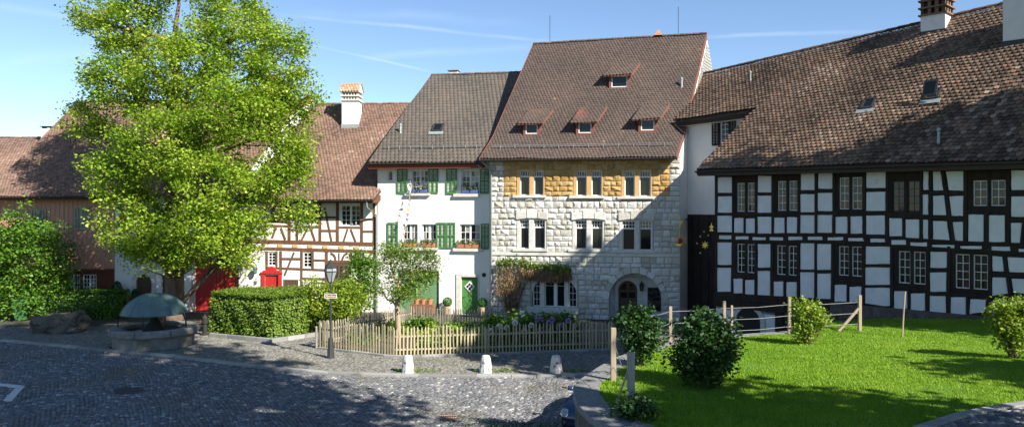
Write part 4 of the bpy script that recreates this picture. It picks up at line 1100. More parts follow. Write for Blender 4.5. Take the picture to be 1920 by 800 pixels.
# ============ half-timbered brown house (right of the big tree)
Bf = Fac(455, 44.75, 708, 44.35); skb = Bf.skew(.40)
hb = Bf.house('brown_timber_framed_house', 'cream half-timbered house with brown beams, beside the green-shuttered house')
Wb = Bf.len; zB = Bf.P(600, 374, -.75)[1]
pb = [(-.85, zB), (1.0, zB+1.35), (5.9, 12.75)]
Lb, Rb = roof_lines(.0, Wb+.25, pb, skb)
print('B ridge', proj(Bf.world(*Lb[-1])), proj(Bf.world(*Rb[-1])))
z7 = lambda x, y: (500+x/3.636, 340+y/3.636)
bw7 = [(505, 160, 640, 302), (228, 158, 356, 294), (18, 160, 142, 292)]
bh_ = [Bf.rect(*z7(a, b), *z7(c, d)) for a, b, c, d in bw7]
bl7 = [(245, 480, 311, 588), (5, 478, 64, 577)]; bl_ = [Bf.rect(*z7(a, b), *z7(c, d)) for a, b, c, d in bl7]
brd = Bf.rect(527+3, 524, 562-3, 600); red = Bf.rect(497, 516, 522, 600); lat = Bf.rect(*z7(412, 552), *z7(575, 900))
body(hb, Bf, 0, Wb, 0, zB+.35, bh_+bl_+[(brd[0], brd[1], .09, brd[3]), (red[0], red[1], .09, red[3])], 'plaster_cream', skb, pb)
for r_ in bh_: casement(hb, *r_, .14, 2, 4, fw=.06, bw=.03, mull=.12)
for r_ in bl_: casement(hb, *r_, .10, 2, 4, fw=.08, bw=.03)
tb = 'timber_brown'
def b7(x0, y0, x1, y1, w_=17): return beam(hb, Bf, z7(x0, y0), z7(x1, y1), w_/3.636, tb)
for q in ((-165, 405, 735, 428, 26), (-165, 452, 735, 478, 20), (-165, 128, 735, 128, 16),
          (155, 135, 155, 400), (207, 135, 207, 402), (365, 135, 365, 405, 18), (483, 135, 483, 408, 20), (648, 135, 648, 412, 20), (733, 135, 733, 470, 16), (-10, 135, -10, 395),
          (207, 306, 356, 310, 14), (483, 312, 640, 314, 14), (0, 300, 150, 304, 14), (375, 245, 475, 245, 14), (375, 336, 475, 336, 14), (660, 258, 735, 258, 14), (660, 340, 735, 340, 14), (160, 330, 205, 330, 12), (160, 262, 205, 262, 12),
          (240, 400, 279, 320, 12), (330, 402, 302, 320, 12), (525, 410, 552, 325, 12), (607, 410, 574, 325, 12), (128, 396, 98, 316, 12), (38, 386, 64, 312, 12), (443, 410, 396, 180, 13),
          (97, 475, 97, 760, 17), (238, 475, 238, 760, 15), (315, 475, 315, 600, 15), (408, 478, 408, 760, 19), (0, 475, 0, 600, 14), (70, 475, 70, 580, 10),
          (100, 525, 235, 527, 14), (100, 590, 235, 596, 14), (315, 535, 400, 537, 14), (240, 597, 400, 602, 14), (240, 660, 400, 664, 15), (0, 585, 95, 590, 12), (122, 640, 188, 482, 12),
          (412, 545, 735, 548, 16), (577, 485, 577, 545, 16), (494, 487, 494, 540, 8), (662, 490, 662, 545, 9), (660, 548, 660, 760, 14), (735, 470, 735, 760, 16)):
    b7(*q)
for cv in ([(436, 488), (458, 500), (468, 518), (470, 540)], [(552, 490), (532, 498), (522, 515), (514, 540)], [(604, 490), (625, 502), (636, 520), (640, 542)], [(722, 492), (702, 502), (690, 520), (684, 542)]):
    curve_beam(hb, Bf, [z7(*p) for p in cv], 3.6, tb)
for x, y in ((195, 440), (297, 442), (400, 446), (510, 449), (612, 453), (92, 437)):
    q = Bf.rect(*z7(x-17, y-10), *z7(x+17, y+12)); MB().box(q[0], q[1], -.05, .02, q[2], q[3]).build('joist_end', 'sandstone_trim', hb, bevel=.01)
# lattice doors
la = MB().box(lat[0], lat[1], -.02, .05, .09, lat[3]).build('lattice_door', 'wood_door_brown', hb)
hol = MB().box(-.065, .065, -.006, 0, -.065, .065).mesh('lattice_black_square', 'paint_black')  # solid black squares on the door paint the dark seen through a lattice
for k in range(4):
    for j in range(3):
        for blk in (0, 1):
            x, z = Bf.P(*z7(448+k*31, 585+j*20+blk*60)); inst('lattice_black_square', hol, la, (x, -.022, z))
rd = MB().box(red[0], red[1], .06, .12, .09, red[3]).build('red_door', 'paint_red', hb)
xm = (red[0]+red[1])/2; zt = red[3]
pc = MB(); pc.box(red[0]-.19, red[0], -.08, .08, .05, zt+.1); pc.box(red[1], red[1]+.19, -.08, .08, .05, zt+.1); pc.box(red[0]-.25, red[1]+.25, -.11, .08, zt+.1, zt+.2)
arch_ = [(xm-.55, zt+.2), (xm+.55, zt+.2), (xm+.5, zt+.28), (xm+.3, zt+.30), (xm+.22, zt+.46), (xm, zt+.54), (xm-.22, zt+.46), (xm-.3, zt+.30), (xm-.5, zt+.28)]
pc.prism(arch_, -.09, .06); pc.build('door_frame', 'paint_red', rd, bevel=.01)
for k in range(3): MB().box(red[0]+.02+k*(red[1]-red[0])/3, red[0]-.02+(k+1)*(red[1]-red[0])/3, .045, .06, .15, zt-.05).build('door_panel', 'paint_red', rd)
bd = MB().box(brd[0], brd[1], .06, .12, .09, brd[3]).build('brown_door', 'wood_door_brown', hb)
for k in range(5): MB().box(brd[0]+.02+k*(brd[1]-brd[0])/5, brd[0]-.005+(k+1)*(brd[1]-brd[0])/5, .045, .06, .1, brd[3]-.04).build('plank', 'wood_door_brown', bd)
x, z = Bf.P(482, 506); wl = MB().lathe([(.05, -.2), (.10, -.14), (.14, .12), (.17, .13), (.04, .26)], 6, (x, -.28, z)).build('wall_lantern', 'copper_patina', hb); MB().tube([(x, -.28, z+.25), (x, -.15, z+.36), (x, 0, z+.1)], .02, 5).build('bracket', 'copper_patina', wl)
rb = roof(hb, Lb, Rb, 'tile_old', .19, .17)
gutter(hb, Lb[0]+Vector((0, -.08, -.04)), Rb[0]+Vector((0, -.08, -.04)), .075)
MB().hull8([Vector((0, Lb[0].y+.05, zB-.2)), Vector((Wb+.2, Lb[0].y+.05, zB-.2)), Vector((Wb+.2, 0, zB-.02)), Vector((0, 0, zB-.02)), Vector((0, Lb[0].y+.05, zB-.14)), Vector((Wb+.2, Lb[0].y+.05, zB-.14)), Vector((Wb+.2, 0, zB+.3)), Vector((0, 0, zB+.3))]).build('soffit', tb, hb)
xd, zd = Bf.P(688, 380, -.8); x2, z2 = Bf.P(706, 404, -.1)
MB().tube([(xd, -.9, zB-.1), (xd+.02, -.88, zd-.25), (x2, -.12, z2), (x2, -.12, .1)], .05, 8).build('downpipe', 'metal_grey', hb)
# tall white chimney with its tiled hat
nB = (Rb[1]-Lb[1]).cross(Lb[2]-Lb[1]).normalized(); c = ray_plane(Bf, 656, 239, Lb[1], nB)
cw, cd = 1.02, .95; cy = c.y+cd/2
zt = Bf.P(656, 191, cy)[1]; ch = chimney(hb, 'chimney', (c.x, cy), cw, cd, c.z-.5, zt)
fl_ = MB().box(c.x-cw/2-.04, c.x+cw/2+.04, c.y-.05, c.y+.02, c.z-.15, c.z+.2).build('flashing', 'zinc', ch)
z = zt
for lev in range(2):
    MB().box(c.x-cw/2-.08, c.x+cw/2+.08, c.y-.08, c.y+cd+.08, z, z+.07).build('cornice', 'stone_trim', ch); z += .07
    for yy in (c.y, c.y+cd-.1):
        for k in range(6): MB().box(c.x-cw/2+k*(cw-.1)/5, c.x-cw/2+k*(cw-.1)/5+.1, yy, yy+.1, z, z+.2).build('pier', 'stone_trim', ch)
    for k in range(1, 5):
        for xx in (c.x-cw/2, c.x+cw/2-.1): MB().box(xx, xx+.1, c.y+k*(cd-.1)/5, c.y+k*(cd-.1)/5+.1, z, z+.2).build('pier', 'stone_trim', ch)
    MB().box(c.x-cw/2+.2, c.x+cw/2-.2, c.y+.2, c.y+cd-.2, z, z+.2).build('flue', 'paint_black', ch); z += .2
MB().box(c.x-cw/2-.1, c.x+cw/2+.1, c.y-.1, c.y+cd+.1, z, z+.06).build('cornice', 'stone_trim', ch); z += .06
x0, x1, y0, y1 = c.x-cw/2-.13, c.x+cw/2+.13, c.y-.16, c.y+cd+.16; ym = (y0+y1)/2
MB().add([(x0+.06, y0+.05, z), (x0+.06, y1-.05, z), (x0+.06, ym, z+.5), (x1-.06, y0+.05, z), (x1-.06, y1-.05, z), (x1-.06, ym, z+.5)], [(0, 2, 1), (3, 4, 5), (0, 3, 5, 2), (1, 2, 5, 4), (0, 1, 4, 3)]).build('hat_gable', 'plaster', ch)
mat('tile_hat', (.4, .2, .12), .9, .2, 20, .3, 50, tint=[(0, (.36, .16, .09)), (.5, (.48, .28, .18)), (1, (.55, .42, .32))])
tiles('hat_tiles', [(x0, y0, z-.02), (x0, ym, z+.56)], [(x1, y0, z-.02), (x1, ym, z+.56)], 'tile_hat', .17, .2, ch)
tiles('hat_tiles', [(x1, y1, z-.02), (x1, ym, z+.56)], [(x0, y1, z-.02), (x0, ym, z+.56)], 'tile_hat', .17, .2, ch)
# white fire wall rising above the roof on the left side
fw_ = MB()
for (v0, z0_), (v1, z1_) in zip(pb, pb[1:]):
    a = Vector((skb[0]*v0-.2, skb[1]*v0, z0_)); b = Vector((skb[0]*v1-.2, skb[1]*v1, z1_)); e = Vector((.36, 0, 0)); u_ = Vector((0, 0, .42)); d_ = Vector((0, 0, -.5))
    fw_.hull8([a+d_, a+e+d_, b+e+d_, b+d_, a+u_, a+e+u_, b+e+u_, b+u_])
fwo = fw_.build('fire_wall', 'plaster', hb)
cp_ = MB()
for (v0, z0_), (v1, z1_) in zip(pb, pb[1:]):
    a = Vector((skb[0]*v0-.26, skb[1]*v0, z0_+.42)); b = Vector((skb[0]*v1-.26, skb[1]*v1, z1_+.42)); e = Vector((.48, 0, 0)); u_ = Vector((0, 0, .07)); cp_.hull8([a, a+e, b+e, b, a+u_, a+e+u_, b+e+u_, b+u_])
cp_.build('coping', 'stone_trim', fwo)
a = Vector((skb[0]*5.2-.28, skb[1]*5.2, 12.0+.5)); b = Vector((skb[0]*5.9-.28, skb[1]*5.9, 12.75+.5)); e = Vector((.52, 0, 0)); u_ = Vector((0, 0, .1)); MB().hull8([a, a+e, b+e, b, a+u_, a+e+u_, b+e+u_, b+u_]).build('ridge_flashing', 'timber_red', fwo)

# ============ white house with the red gate (behind the tree)
Cf = Fac(215, 45.3, 455, 44.75); skc = Cf.skew(.36)
hc = Cf.house('white_gate_house', 'white plastered house with tall red gate and arched door behind the big tree')
Wc = Cf.len; zC = Cf.P(330, 368, -.75)[1]; pcf = [(-.85, zC), (1.2, zC+1.6), (3.4, 10.3), (6.0, 13.05)]
Lc, Rc = roof_lines(-.0, Wc-.22, pcf, skc); print('C ridge', proj(Cf.world(*Lc[-1])), proj(Cf.world(*Rc[-1])))
gate = Cf.rect(366, 491, 443, 588); gate = (gate[0], gate[1], .09, gate[3]); ad = Cf.rect(256, 514, 285, 596); ad = (ad[0], ad[1], .09, ad[3]); wdr = Cf.rect(303, 515, 320, 596); wdr = (wdr[0], wdr[1], .09, wdr[3])
cwn = [Cf.rect(240, 400, 268, 440), Cf.rect(300, 400, 328, 440), Cf.rect(395, 396, 425, 436), Cf.rect(250, 455, 272, 485)]
body(hc, Cf, 0, Wc, 0, zC+.35, cwn+[gate, ad, wdr], 'plaster', skc, pcf)
for r_ in cwn: casement(hc, *r_, .15, 2, 3, fw=.06, bw=.03, mull=.1)
for r_ in cwn[:3]:
    for x0_, x1_ in ((r_[0]-.52, r_[0]-.03), (r_[1]+.03, r_[1]+.52)): MB().box(x0_, x1_, -.07, -.02, r_[2], r_[3]).build('shutter', 'paint_red', hc)
gm = (gate[0]+gate[1])/2
for a, b in ((gate[0], gm-.01), (gm+.01, gate[1])):
    lf = MB().box(a, b, .08, .14, .09, gate[3]).build('gate_leaf', 'paint_red', hc); n_ = 5
    for k in range(n_): MB().box(a+(b-a)*k/n_+.012, a+(b-a)*(k+1)/n_-.004, .055, .08, .1, gate[3]-.02).build('plank', 'paint_red', lf)
    MB().box(a+.02, b-.02, .03, .056, 1.2, 1.36).build('rail', 'paint_red', lf)
beam(hc, Cf, (356, 487), (453, 490), 6, 'timber_red', -.08); beam(hc, Cf, (446, 420), (446, 588), 4, 'timber_brown', -.06); beam(hc, Cf, (360, 470), (360, 490), 4, 'timber_red', -.05); beam(hc, Cf, (408, 470), (408, 488), 4, 'timber_red', -.05); beam(hc, Cf, (355, 468), (450, 470), 4, 'timber_red', -.05)
acx, ar_ = (ad[0]+ad[1])/2, (ad[1]-ad[0])/2; az = ad[3]-ar_
ringp = [(acx+(ar_+.28)*math.cos(t), az+(ar_+.28)*math.sin(t)) for t in np.linspace(0, math.pi, 13)]+[(acx+ar_*math.cos(t), az+ar_*math.sin(t)) for t in np.linspace(math.pi, 0, 13)]
so = MB()
for k in range(12):
    a, b, c_, d_ = ringp[k], ringp[k+1], ringp[24-k], ringp[25-k]; so.prism([a, b, c_, d_], -.05, .16)
for s_ in (-1, 1):
    x0_, x1_ = sorted((acx+s_*ar_, acx+s_*(ar_+.28))); so.box(x0_, x1_, -.05, .16, .05, az)
crn = [(acx+ar_*math.cos(t), az+ar_*math.sin(t)) for t in np.linspace(0, math.pi, 13)]
so.build('arch_surround', 'stone_trim', hc)
for half in (0, 1):
    pp = crn[:7] if half == 0 else crn[6:]; pp = pp+([(acx, ad[3]+.02), (acx+ar_, ad[3]+.02)] if half == 0 else [(acx-ar_, ad[3]+.02), (acx, ad[3]+.02)])
MB().box(ad[0], ad[1], .14, .19, .09, ad[3]).build('arched_door', 'wood_door_brown', hc)
MB().box(wdr[0], wdr[1], .14, .19, .09, wdr[3]).build('side_door', 'wood_door_brown', hc)
bt = Cf.rect(341, 505, 364, 590)
MB().hull8([(bt[0], -.75, .0), (bt[1], -.75, .0), (bt[1], .05, 0), (bt[0], .05, 0), (bt[0]+.02, -.12, bt[3]), (bt[1]-.02, -.12, bt[3]), (bt[1], .05, bt[3]), (bt[0], .05, bt[3])]).build('buttress', 'plaster', hc)
rc = roof(hc, Lc, Rc, 'tile_old', .19, .17)
gutter(hc, Lc[0]+Vector((0, -.08, -.04)), Rc[0]+Vector((0, -.08, -.04)))
nC = (Rc[2]-Lc[2]).cross(Lc[3]-Lc[2]).normalized(); c = ray_plane(Cf, 507, 215, Lc[2], nC); cy = c.y+.4
zt = Cf.P(507, 158, cy)[1]; ch = chimney(hc, 'chimney', (c.x, cy), .8, .7, c.z-.4, zt); MB().box(c.x-.48, c.x+.48, cy-.43, cy+.43, zt, zt+.08).build('cornice', 'stone_trim', ch)
for k in range(5): MB().box(c.x-.4+k*.175, c.x-.3+k*.175, cy-.35, cy-.25, zt+.08, zt+.3).build('pier', 'stone_trim', ch)
MB().box(c.x-.3, c.x+.3, cy-.2, cy+.2, zt+.08, zt+.3).build('flue', 'paint_black', ch); MB().add([(c.x-.5, cy-.48, zt+.3), (c.x+.5, cy-.48, zt+.3), (c.x+.5, cy+.48, zt+.3), (c.x-.5, cy+.48, zt+.3), (c.x-.45, cy, zt+.62), (c.x+.45, cy, zt+.62)], [(0, 1, 5, 4), (2, 3, 4, 5), (1, 2, 5), (3, 0, 4), (0, 3, 2, 1)]).build('hat', 'terracotta', ch)

# ============ boarded farmhouse on the left
Df = Fac(-14, 45.8, 215, 45.3); skd = Df.skew(.27)
hd = Df.house('boarded_farmhouse', 'farmhouse with pinkish vertical boards over a dark brown ground floor')
Wd = Df.len; zD = Df.P(100, 368, -.75)[1]; pd = [(-.9, zD), (1.2, zD+1.65), (3.4, 10.35), (6.2, 13.1)]
Ld, Rd = roof_lines(-.15, Wd, pd, skd); print('D ridge', proj(Df.world(*Ld[-1])), proj(Df.world(*Ld[1])))
dwn = [Df.rect(126, 514, 150, 546), Df.rect(155, 514, 181, 546)]
zfl = Df.P(150, 503)[1]
body(hd, Df, 0, Wd, 0, zD+.35, dwn, 'boards_brown', skd, pd, mside='boards_pink')
for r_ in dwn: casement(hd, *r_, .1, 2, 4, fw=.06, bw=.035, mull=.09, curtain=True)
bwid = .27; n_ = int(Wd/bwid); blk = [Df.rect(61, 392, 89, 427), Df.rect(141, 387, 169, 430)]
for k in range(n_):
    x0_, x1_ = k*Wd/n_, (k+1)*Wd/n_-.012; MB().box(x0_, x1_, -.05-R.uniform(0, .012), -.002, zfl-R.uniform(0, .03), zD+.2).build('board', 'boards_pink', hd)
bm_ = MB().box(-.02, .02, -.03, 0, 0, 1).mesh('batten', 'boards_pink')
for k in range(1, n_): inst('batten', bm_, hd, (k*Wd/n_-.006, -.05, zfl+.05), (0, 0, 0), (1, 1, zD-zfl))
MB().box(0, Wd, -.1, .02, zfl-.16, zfl-.03).build('sill_beam', 'boards_brown', hd)
for r_ in blk: shutter(hd, r_[0], (r_[0]+r_[1])/2-.005, r_[2], r_[3], -.085, 'paint_grey_shutter'); shutter(hd, (r_[0]+r_[1])/2+.005, r_[1], r_[2], r_[3], -.085, 'paint_grey_shutter')
q = Df.rect(149, 547, 182, 553); MB().box(q[0], q[1], -.5, -.02, q[2]-.1, q[3]).build('window_bench', 'paint_white', hd)
rd_ = roof(hd, Ld, Rd, 'tile_old', .19, .17)
gutter(hd, Ld[0]+Vector((0, -.08, -.04)), Rd[0]+Vector((0, -.08, -.04)))
MB().hull8([Vector((0, Ld[0].y+.05, zD-.22)), Vector((Wd, Ld[0].y+.05, zD-.22)), Vector((Wd, -.06, zD-.02)), Vector((0, -.06, zD-.02)), Vector((0, Ld[0].y+.05, zD-.15)), Vector((Wd, Ld[0].y+.05, zD-.15)), Vector((Wd, -.06, zD+.3)), Vector((0, -.06, zD+.3))]).build('soffit', 'timber_brown', hd)
for px_ in (198, 203):
    pass
# ============ roof of a further house at the far left
Ef = Fac(-160, 51.5, 60, 51.5); ske = Ef.skew(.2)
he = Ef.house('far_left_house', 'house at far left edge with low red-brown roof and small white chimney')
We = Ef.len; zEf = Ef.P(0, 330, -.6)[1]; pe = [(-.7, zEf), (4.5, Ef.P(0, 258, 4.5)[1])]
Le, Re = roof_lines(-.3, We+1.2, pe, ske)
body(he, Ef, 0, We, 0, zEf+.3, [], 'timber_red', ske, pe)
re_ = roof(he, Le, Re, 'tile_old', .2, .2)
x, z = Ef.P(86, 262, 3.6); zt = Ef.P(86, 241, 3.6)[1]; ch = chimney(he, 'chimney', (x, 3.9), .68, .6, z-1.2, zt, flash=False); MB().box(x-.4, x+.4, 3.5, 4.3, zt+.12, zt+.17).build('cap', 'metal_dark', ch)
for sx_ in (-.28, .28): MB().box(x+sx_-.03, x+sx_+.03, 3.65, 4.15, zt, zt+.12).build('cap_leg', 'metal_dark', ch)
# ============ big black-and-white timber-framed house on the right
T = Fac(1345, 37.2, 1920, 28.0)
ht = T.house('black_timber_framed_house', 'long white and black half-timbered house with big weathered tile roof')
WT = T.len+3.5
d6 = 6.6; nrm2 = T.w
ze0, ze1 = T.P(1345, 317, -.8)[1], T.P(1915, 300, -.8)[1]
print('timber eave z', ze0, ze1)
U0 = T.P(1308, 319, -.8)[0]; U1 = WT+1.0
zr = lambda u: 14.2+.075*u
UL = -5.5                                 # the plane reaches further left, over the recessed wing
def RP(u, f): 
    ze = ze0+(ze1-ze0)*u/T.len; return Vector((u, -.8+(d6+.8)*f, ze+(zr(u)-ze)*f))
for nm, u, f in (('ridge@-4', -4, 1), ('ridge@10', 10, 1), ('eave U0', U0, 0), ('f.5 u-3', -3, .5), ('f.5 u1', 1, .5)): print(nm, proj(T.world(*RP(u, f))))
FW = .47                                   # eave of the wing, as a fraction of the slope
def in_roof(u, f): 
    return np.where(np.asarray(f)*np.ones_like(u) >= FW, u > UL, u > U0+max(0, f)*2.0)
# deck in two pieces
dk = MB(); th_ = Vector((0, 0, .14))
def quad_deck(pts): 
    a, b, c, d = pts; dk.hull8([a-th_, b-th_, c-th_, d-th_, a-LOW, b-LOW, c-LOW, d-LOW])
th_ = Vector((0, 0, .30)); LOW = Vector((0, 0, .12))
NSG = 14
for k in range(NSG):
    a, b = k/NSG, (k+1)/NSG; ul0, ul1 = U0+(U1-U0)*a, U0+(U1-U0)*b; v0 = U0+2*FW; um0, um1 = v0+(U1-v0)*a, v0+(U1-v0)*b
    quad_deck([RP(ul0, 0), RP(ul1, 0), RP(um1, FW), RP(um0, FW)])
    uu0, uu1 = UL+(U1-UL)*a, UL+(U1-UL)*b; quad_deck([RP(uu0, FW), RP(uu1, FW), RP(uu1, 1), RP(uu0, 1)])
bk_ = lambda u, f: Vector((u, 2*d6-RP(u, f).y, RP(u, f).z)); quad_deck([bk_(U1, 1), bk_(U1, 0), bk_(UL, 0), bk_(UL, 1)][::-1])
rt_ = dk.build('roof', 'roof_deck', ht)
tile_one = None
def near_pick(V):
    cen = V.mean(1); wx = T.O.x+T.u.x*cen[:, 0]+T.w.x*cen[:, 1]; wy = T.O.y+T.u.y*cen[:, 0]+T.w.y*cen[:, 1]
    px = CX+F*wx/wy; py = HY-F*(cen[:, 2]-H)/wy; vis = (px < 1915) & (py > 5)
    sc_ = np.where(vis, 1/wy, 0); idx = np.argsort(-sc_)[:300]; keep = np.ones(len(V), bool); keep[idx] = False
    # shared unit tile: made from the first picked one, in its own frame
    for n_, i in enumerate(idx):
        v = V[i]; ex = v[3]-v[2]; ey = (v[0]+v[1])/2-(v[4]+v[5])/2; wd_, ln_ = np.linalg.norm(ex), np.linalg.norm(ey); ex = ex/wd_; ey = ey/ln_; ez = np.cross(ex, ey); ez /= np.linalg.norm(ez); ey = np.cross(ez, ex)
        m4 = Matrix(((ex[0]*wd_, ey[0]*ln_, ez[0], cen[i][0]), (ex[1]*wd_, ey[1]*ln_, ez[1], cen[i][1]), (ex[2]*wd_, ey[2]*ln_, ez[2], cen[i][2]), (0, 0, 0, 1)))
        global tile_one
        if tile_one is None:
            inv = m4.inverted(); tile_one = MB().add([inv @ Vector(p) for p in v], [(0, 2, 3, 1), (2, 4, 5, 3), (2, 6, 7, 4), (4, 7, 8, 5), (5, 8, 9, 3)]).mesh('roof_tile', 'tile_weathered_one')
        o = inst('roof_tile', tile_one, rt_); o.matrix_local = m4
    return keep, None
def tmask(s, f): u = UL+(U1-UL)*s; return in_roof(u, f)
tiles('roof_tiles', [RP(UL, 0), RP(UL, 1)], [RP(U1, 0), RP(U1, 1)], 'tile_weathered', .205, .20, rt_, tmask, near_pick, lift=.055)
rm = MB(); n_ = 42
for i in range(n_):
    p0, p1 = RP(UL+(U1-UL)*i/n_, 1), RP(UL+(U1-UL)*(i+1.1)/n_, 1); vs_ = []
    for p, r in ((p0, .15), (p1, .12)):
        for k in range(6):
            a = math.pi*k/5; vs_.append(p+Vector((0, r*math.cos(a), r*math.sin(a)*.8-.01)))
    rm.add(vs_, [(k+6, k+7, k+1, k) for k in range(5)]+[tuple(range(6))])
rr_ = rm.build('ridge_tiles', 'tile_weathered', rt_); rr_['kind'] = 'stuff'
a_ = rr_.data.attributes.new('tint', 'FLOAT', 'POINT'); a_.data.foreach_set('value', np.repeat(NR.random(n_)*.4, 12).astype(np.float32))
gutter(ht, RP(U0-.05, 0)+Vector((0, -.1, -.06)), RP(U1, 0)+Vector((0, -.1, -.06)), .085)
MB().hull8([RP(U0+.05, 0)+Vector((0, .02, -.3)), RP(U1, 0)+Vector((0, .02, -.3)), RP(U1, 0)+Vector((0, .1, -.3)), RP(U0+.05, 0)+Vector((0, .1, -.3)), RP(U0+.05, 0)+Vector((0, .02, -.15)), RP(U1, 0)+Vector((0, .02, -.15)), RP(U1, 0)+Vector((0, .1, -.1)), RP(U0+.05, 0)+Vector((0, .1, -.1))]).build('fascia', 'timber_dark', ht)
mb = MB(); a, b = RP(U0, 0), RP(U0+2*FW, FW)
mb.hull8([a+Vector((-.05, 0, -.24)), a+Vector((.02, 0, -.24)), b+Vector((.02, 0, -.24)), b+Vector((-.05, 0, -.24)), a+Vector((-.05, 0, .05)), a+Vector((.02, 0, .05)), b+Vector((.02, 0, .05)), b+Vector((-.05, 0, .05))]).build('verge_board', 'timber_dark', ht)
# facade: dark timber frame wall with panels
zA = lambda x, y: (1300+x/2.353, 300+y/2.353)
zBp = lambda x, y: (1600+x/2.353, 300+y/2.353)
wins = [(zA, (185, 95, 278, 232), 3, 4), (zA, (364, 86, 466, 228), 3, 4), (zA, (635, 70, 751, 222), 3, 4), (zA, (185, 364, 277, 501), 3, 4), (zA, (360, 371, 464, 512), 3, 4), (zA, (632, 374, 751, 516), 3, 4),
        (zBp, (162, 84, 300, 233), 3, 4), (zBp, (518, 82, 680, 208), 2, 3), (zBp, (190, 396, 326, 551), 2, 4), (zBp, (440, 409, 602, 574), 3, 4)]
th = [T.rect(*f(r_[0], r_[1]), *f(r_[2], r_[3])) for f, r_, _, _ in wins]
zbot = T.P(1345, 549)[1]; zbotR = T.P(1900, 598)[1]; print('bottom beam z', zbot, zbotR)
wl_ = MB(); wall_front(wl_, 0, WT, 1.2, ze0+.5, th, .2)
wl_.build('frame_wall', 'timber_dark', ht)
sd = MB(); dep = d6*2
gx = [(0, 1.0), (0, ze0+.3), (d6*.5, RP(0, .55).z-.3), (d6, zr(0)-.3), (dep, ze0+.3), (dep, 1.0)]
sd.add([(.003, y+.01, z) for y, z in gx], [tuple(range(6))]); sd.add([(WT, y+.01, z) for y, z in gx], [tuple(range(5, -1, -1))]); sd.add([(0, dep, 0), (WT, dep, 0), (WT, dep, 8), (0, dep, 8)], [(0, 3, 2, 1)])
sd.build('side_wall', 'plaster', ht)
for (f, r_, cols, rows), h_ in zip(wins, th):
    x0, x1, z0, z1 = h_; fm = .07; c = (x0+x1)/2
    fr_ = MB().box(x0, x0+fm, .02, .18, z0, z1).box(x1-fm, x1, .02, .18, z0, z1).box(x0+fm, x1-fm, .02, .18, z0, z0+.05).box(x0+fm, x1-fm, .02, .18, z1-.06, z1).box(c-.06, c+.06, .02, .18, z0+.05, z1-.06).build('window_frame', 'timber_dark', ht)
    dark = (f is zBp and r_[0] == 162)
    for a, b in ((x0+fm, c-.06), (c+.06, x1-fm)): casement(ht, a, b, z0+.05, z1-.06, .14, 2, rows, 'metal_dark' if dark else 'paint_white', .035, .022)
    MB().box(x0-.05, x1+.05, -.06, .1, z0-.07, z0).build('window_sill', 'timber_dark', ht)
PA = [(108, 75, 172, 145), (285, 70, 347, 143), (475, 55, 537, 133), (551, 52, 615, 127), (108, 160, 172, 232), (284, 157, 346, 233), (473, 150, 536, 230), (549, 143, 614, 225),
      (106, 245, 171, 318), (181, 255, 222, 320), (232, 257, 273, 322), (284, 250, 346, 324), (357, 254, 403, 322), (413, 252, 458, 322), (472, 243, 535, 322), (547, 242, 613, 320), (628, 250, 680, 323), (694, 248, 746, 324),
      (114, 331, 168, 348), (187, 336, 243, 350), (261, 340, 319, 352), (337, 340, 396, 354), (419, 338, 481, 352), (505, 338, 569, 352), (593, 340, 661, 353), (684, 343, 753, 357),
      (107, 363, 168, 462), (285, 370, 341, 474), (473, 366, 537, 482), (546, 370, 608, 484), (106, 474, 166, 580), (178, 522, 218, 587), (229, 528, 270, 592), (284, 488, 340, 597), (355, 535, 397, 600), (411, 537, 457, 602), (472, 493, 536, 608), (547, 500, 607, 612), (624, 550, 676, 624), (689, 558, 742, 628)]
PB = [(58, 45, 144, 123), (309, 50, 332, 132), [(353, 134), (398, 134), (384, 48), (351, 50)], [(421, 133), (486, 135), (487, 47), (409, 50)], (697, 45, 775, 132),
      (57, 140, 142, 224), (307, 152, 331, 240), [(352, 243), (411, 243), (400, 156), (352, 158)], [(433, 246), (485, 246), (486, 157), (423, 160)], (697, 160, 775, 250),
      (57, 244, 140, 328), (159, 256, 216, 335), (231, 262, 291, 345), (308, 263, 330, 350), [(352, 354), (424, 356), (413, 270), (352, 268)], [(450, 358), (485, 358), (485, 271), (438, 273)], (508, 240, 576, 360), (599, 243, 669, 361), [(696, 364), (739, 366), (747, 277), (696, 277)],
      (75, 346, 140, 362), (168, 352, 233, 373), (252, 363, 325, 380), (347, 374, 446, 388), (473, 378, 566, 392), (595, 381, 692, 400), (730, 392, 775, 404),
      (55, 381, 165, 458), (52, 472, 163, 550), (340, 404, 414, 475), (338, 495, 411, 580), [(614, 488), (666, 492), (657, 425), (615, 423)], [(688, 494), (775, 497), (775, 432), (680, 428)], [(612, 598), (684, 588), (675, 518), (614, 516)], [(708, 583), (775, 590), (775, 525), (698, 522)],
      (52, 562, 163, 643), (180, 577, 238, 655), (254, 587, 317, 663), (337, 598, 409, 675), (430, 604, 497, 683), [(513, 678), (583, 668), (585, 616), (516, 612)], (610, 620, 680, 680), (700, 615, 775, 690)]
def panel(poly):
    """slightly cushioned plaster panel with uneven edges"""
    P = [Vector(T.P(*p)) for p in poly]; c = sum(P, Vector((0, 0)))/len(P); out_ = []
    for i in range(len(P)):
        a, b = P[i], P[(i+1) % len(P)]; e = (b-a); n = Vector((-e.y, e.x)).normalized()
        for t in (.012, .35, .68, .988): out_.append(a+e*t+n*R.uniform(-.009, .009))
    n_ = len(out_); v = [(p.x, -.001, p.y) for p in out_]+[(c.x+(p.x-c.x)*.965, -.016, c.y+(p.y-c.y)*.965) for p in out_]
    f = [tuple(range(n_, 2*n_))]+[(i, (i+1) % n_, (i+1) % n_+n_, i+n_) for i in range(n_)]
    return MB().add(v, f).build('plaster_panel', 'plaster_panel', ht)
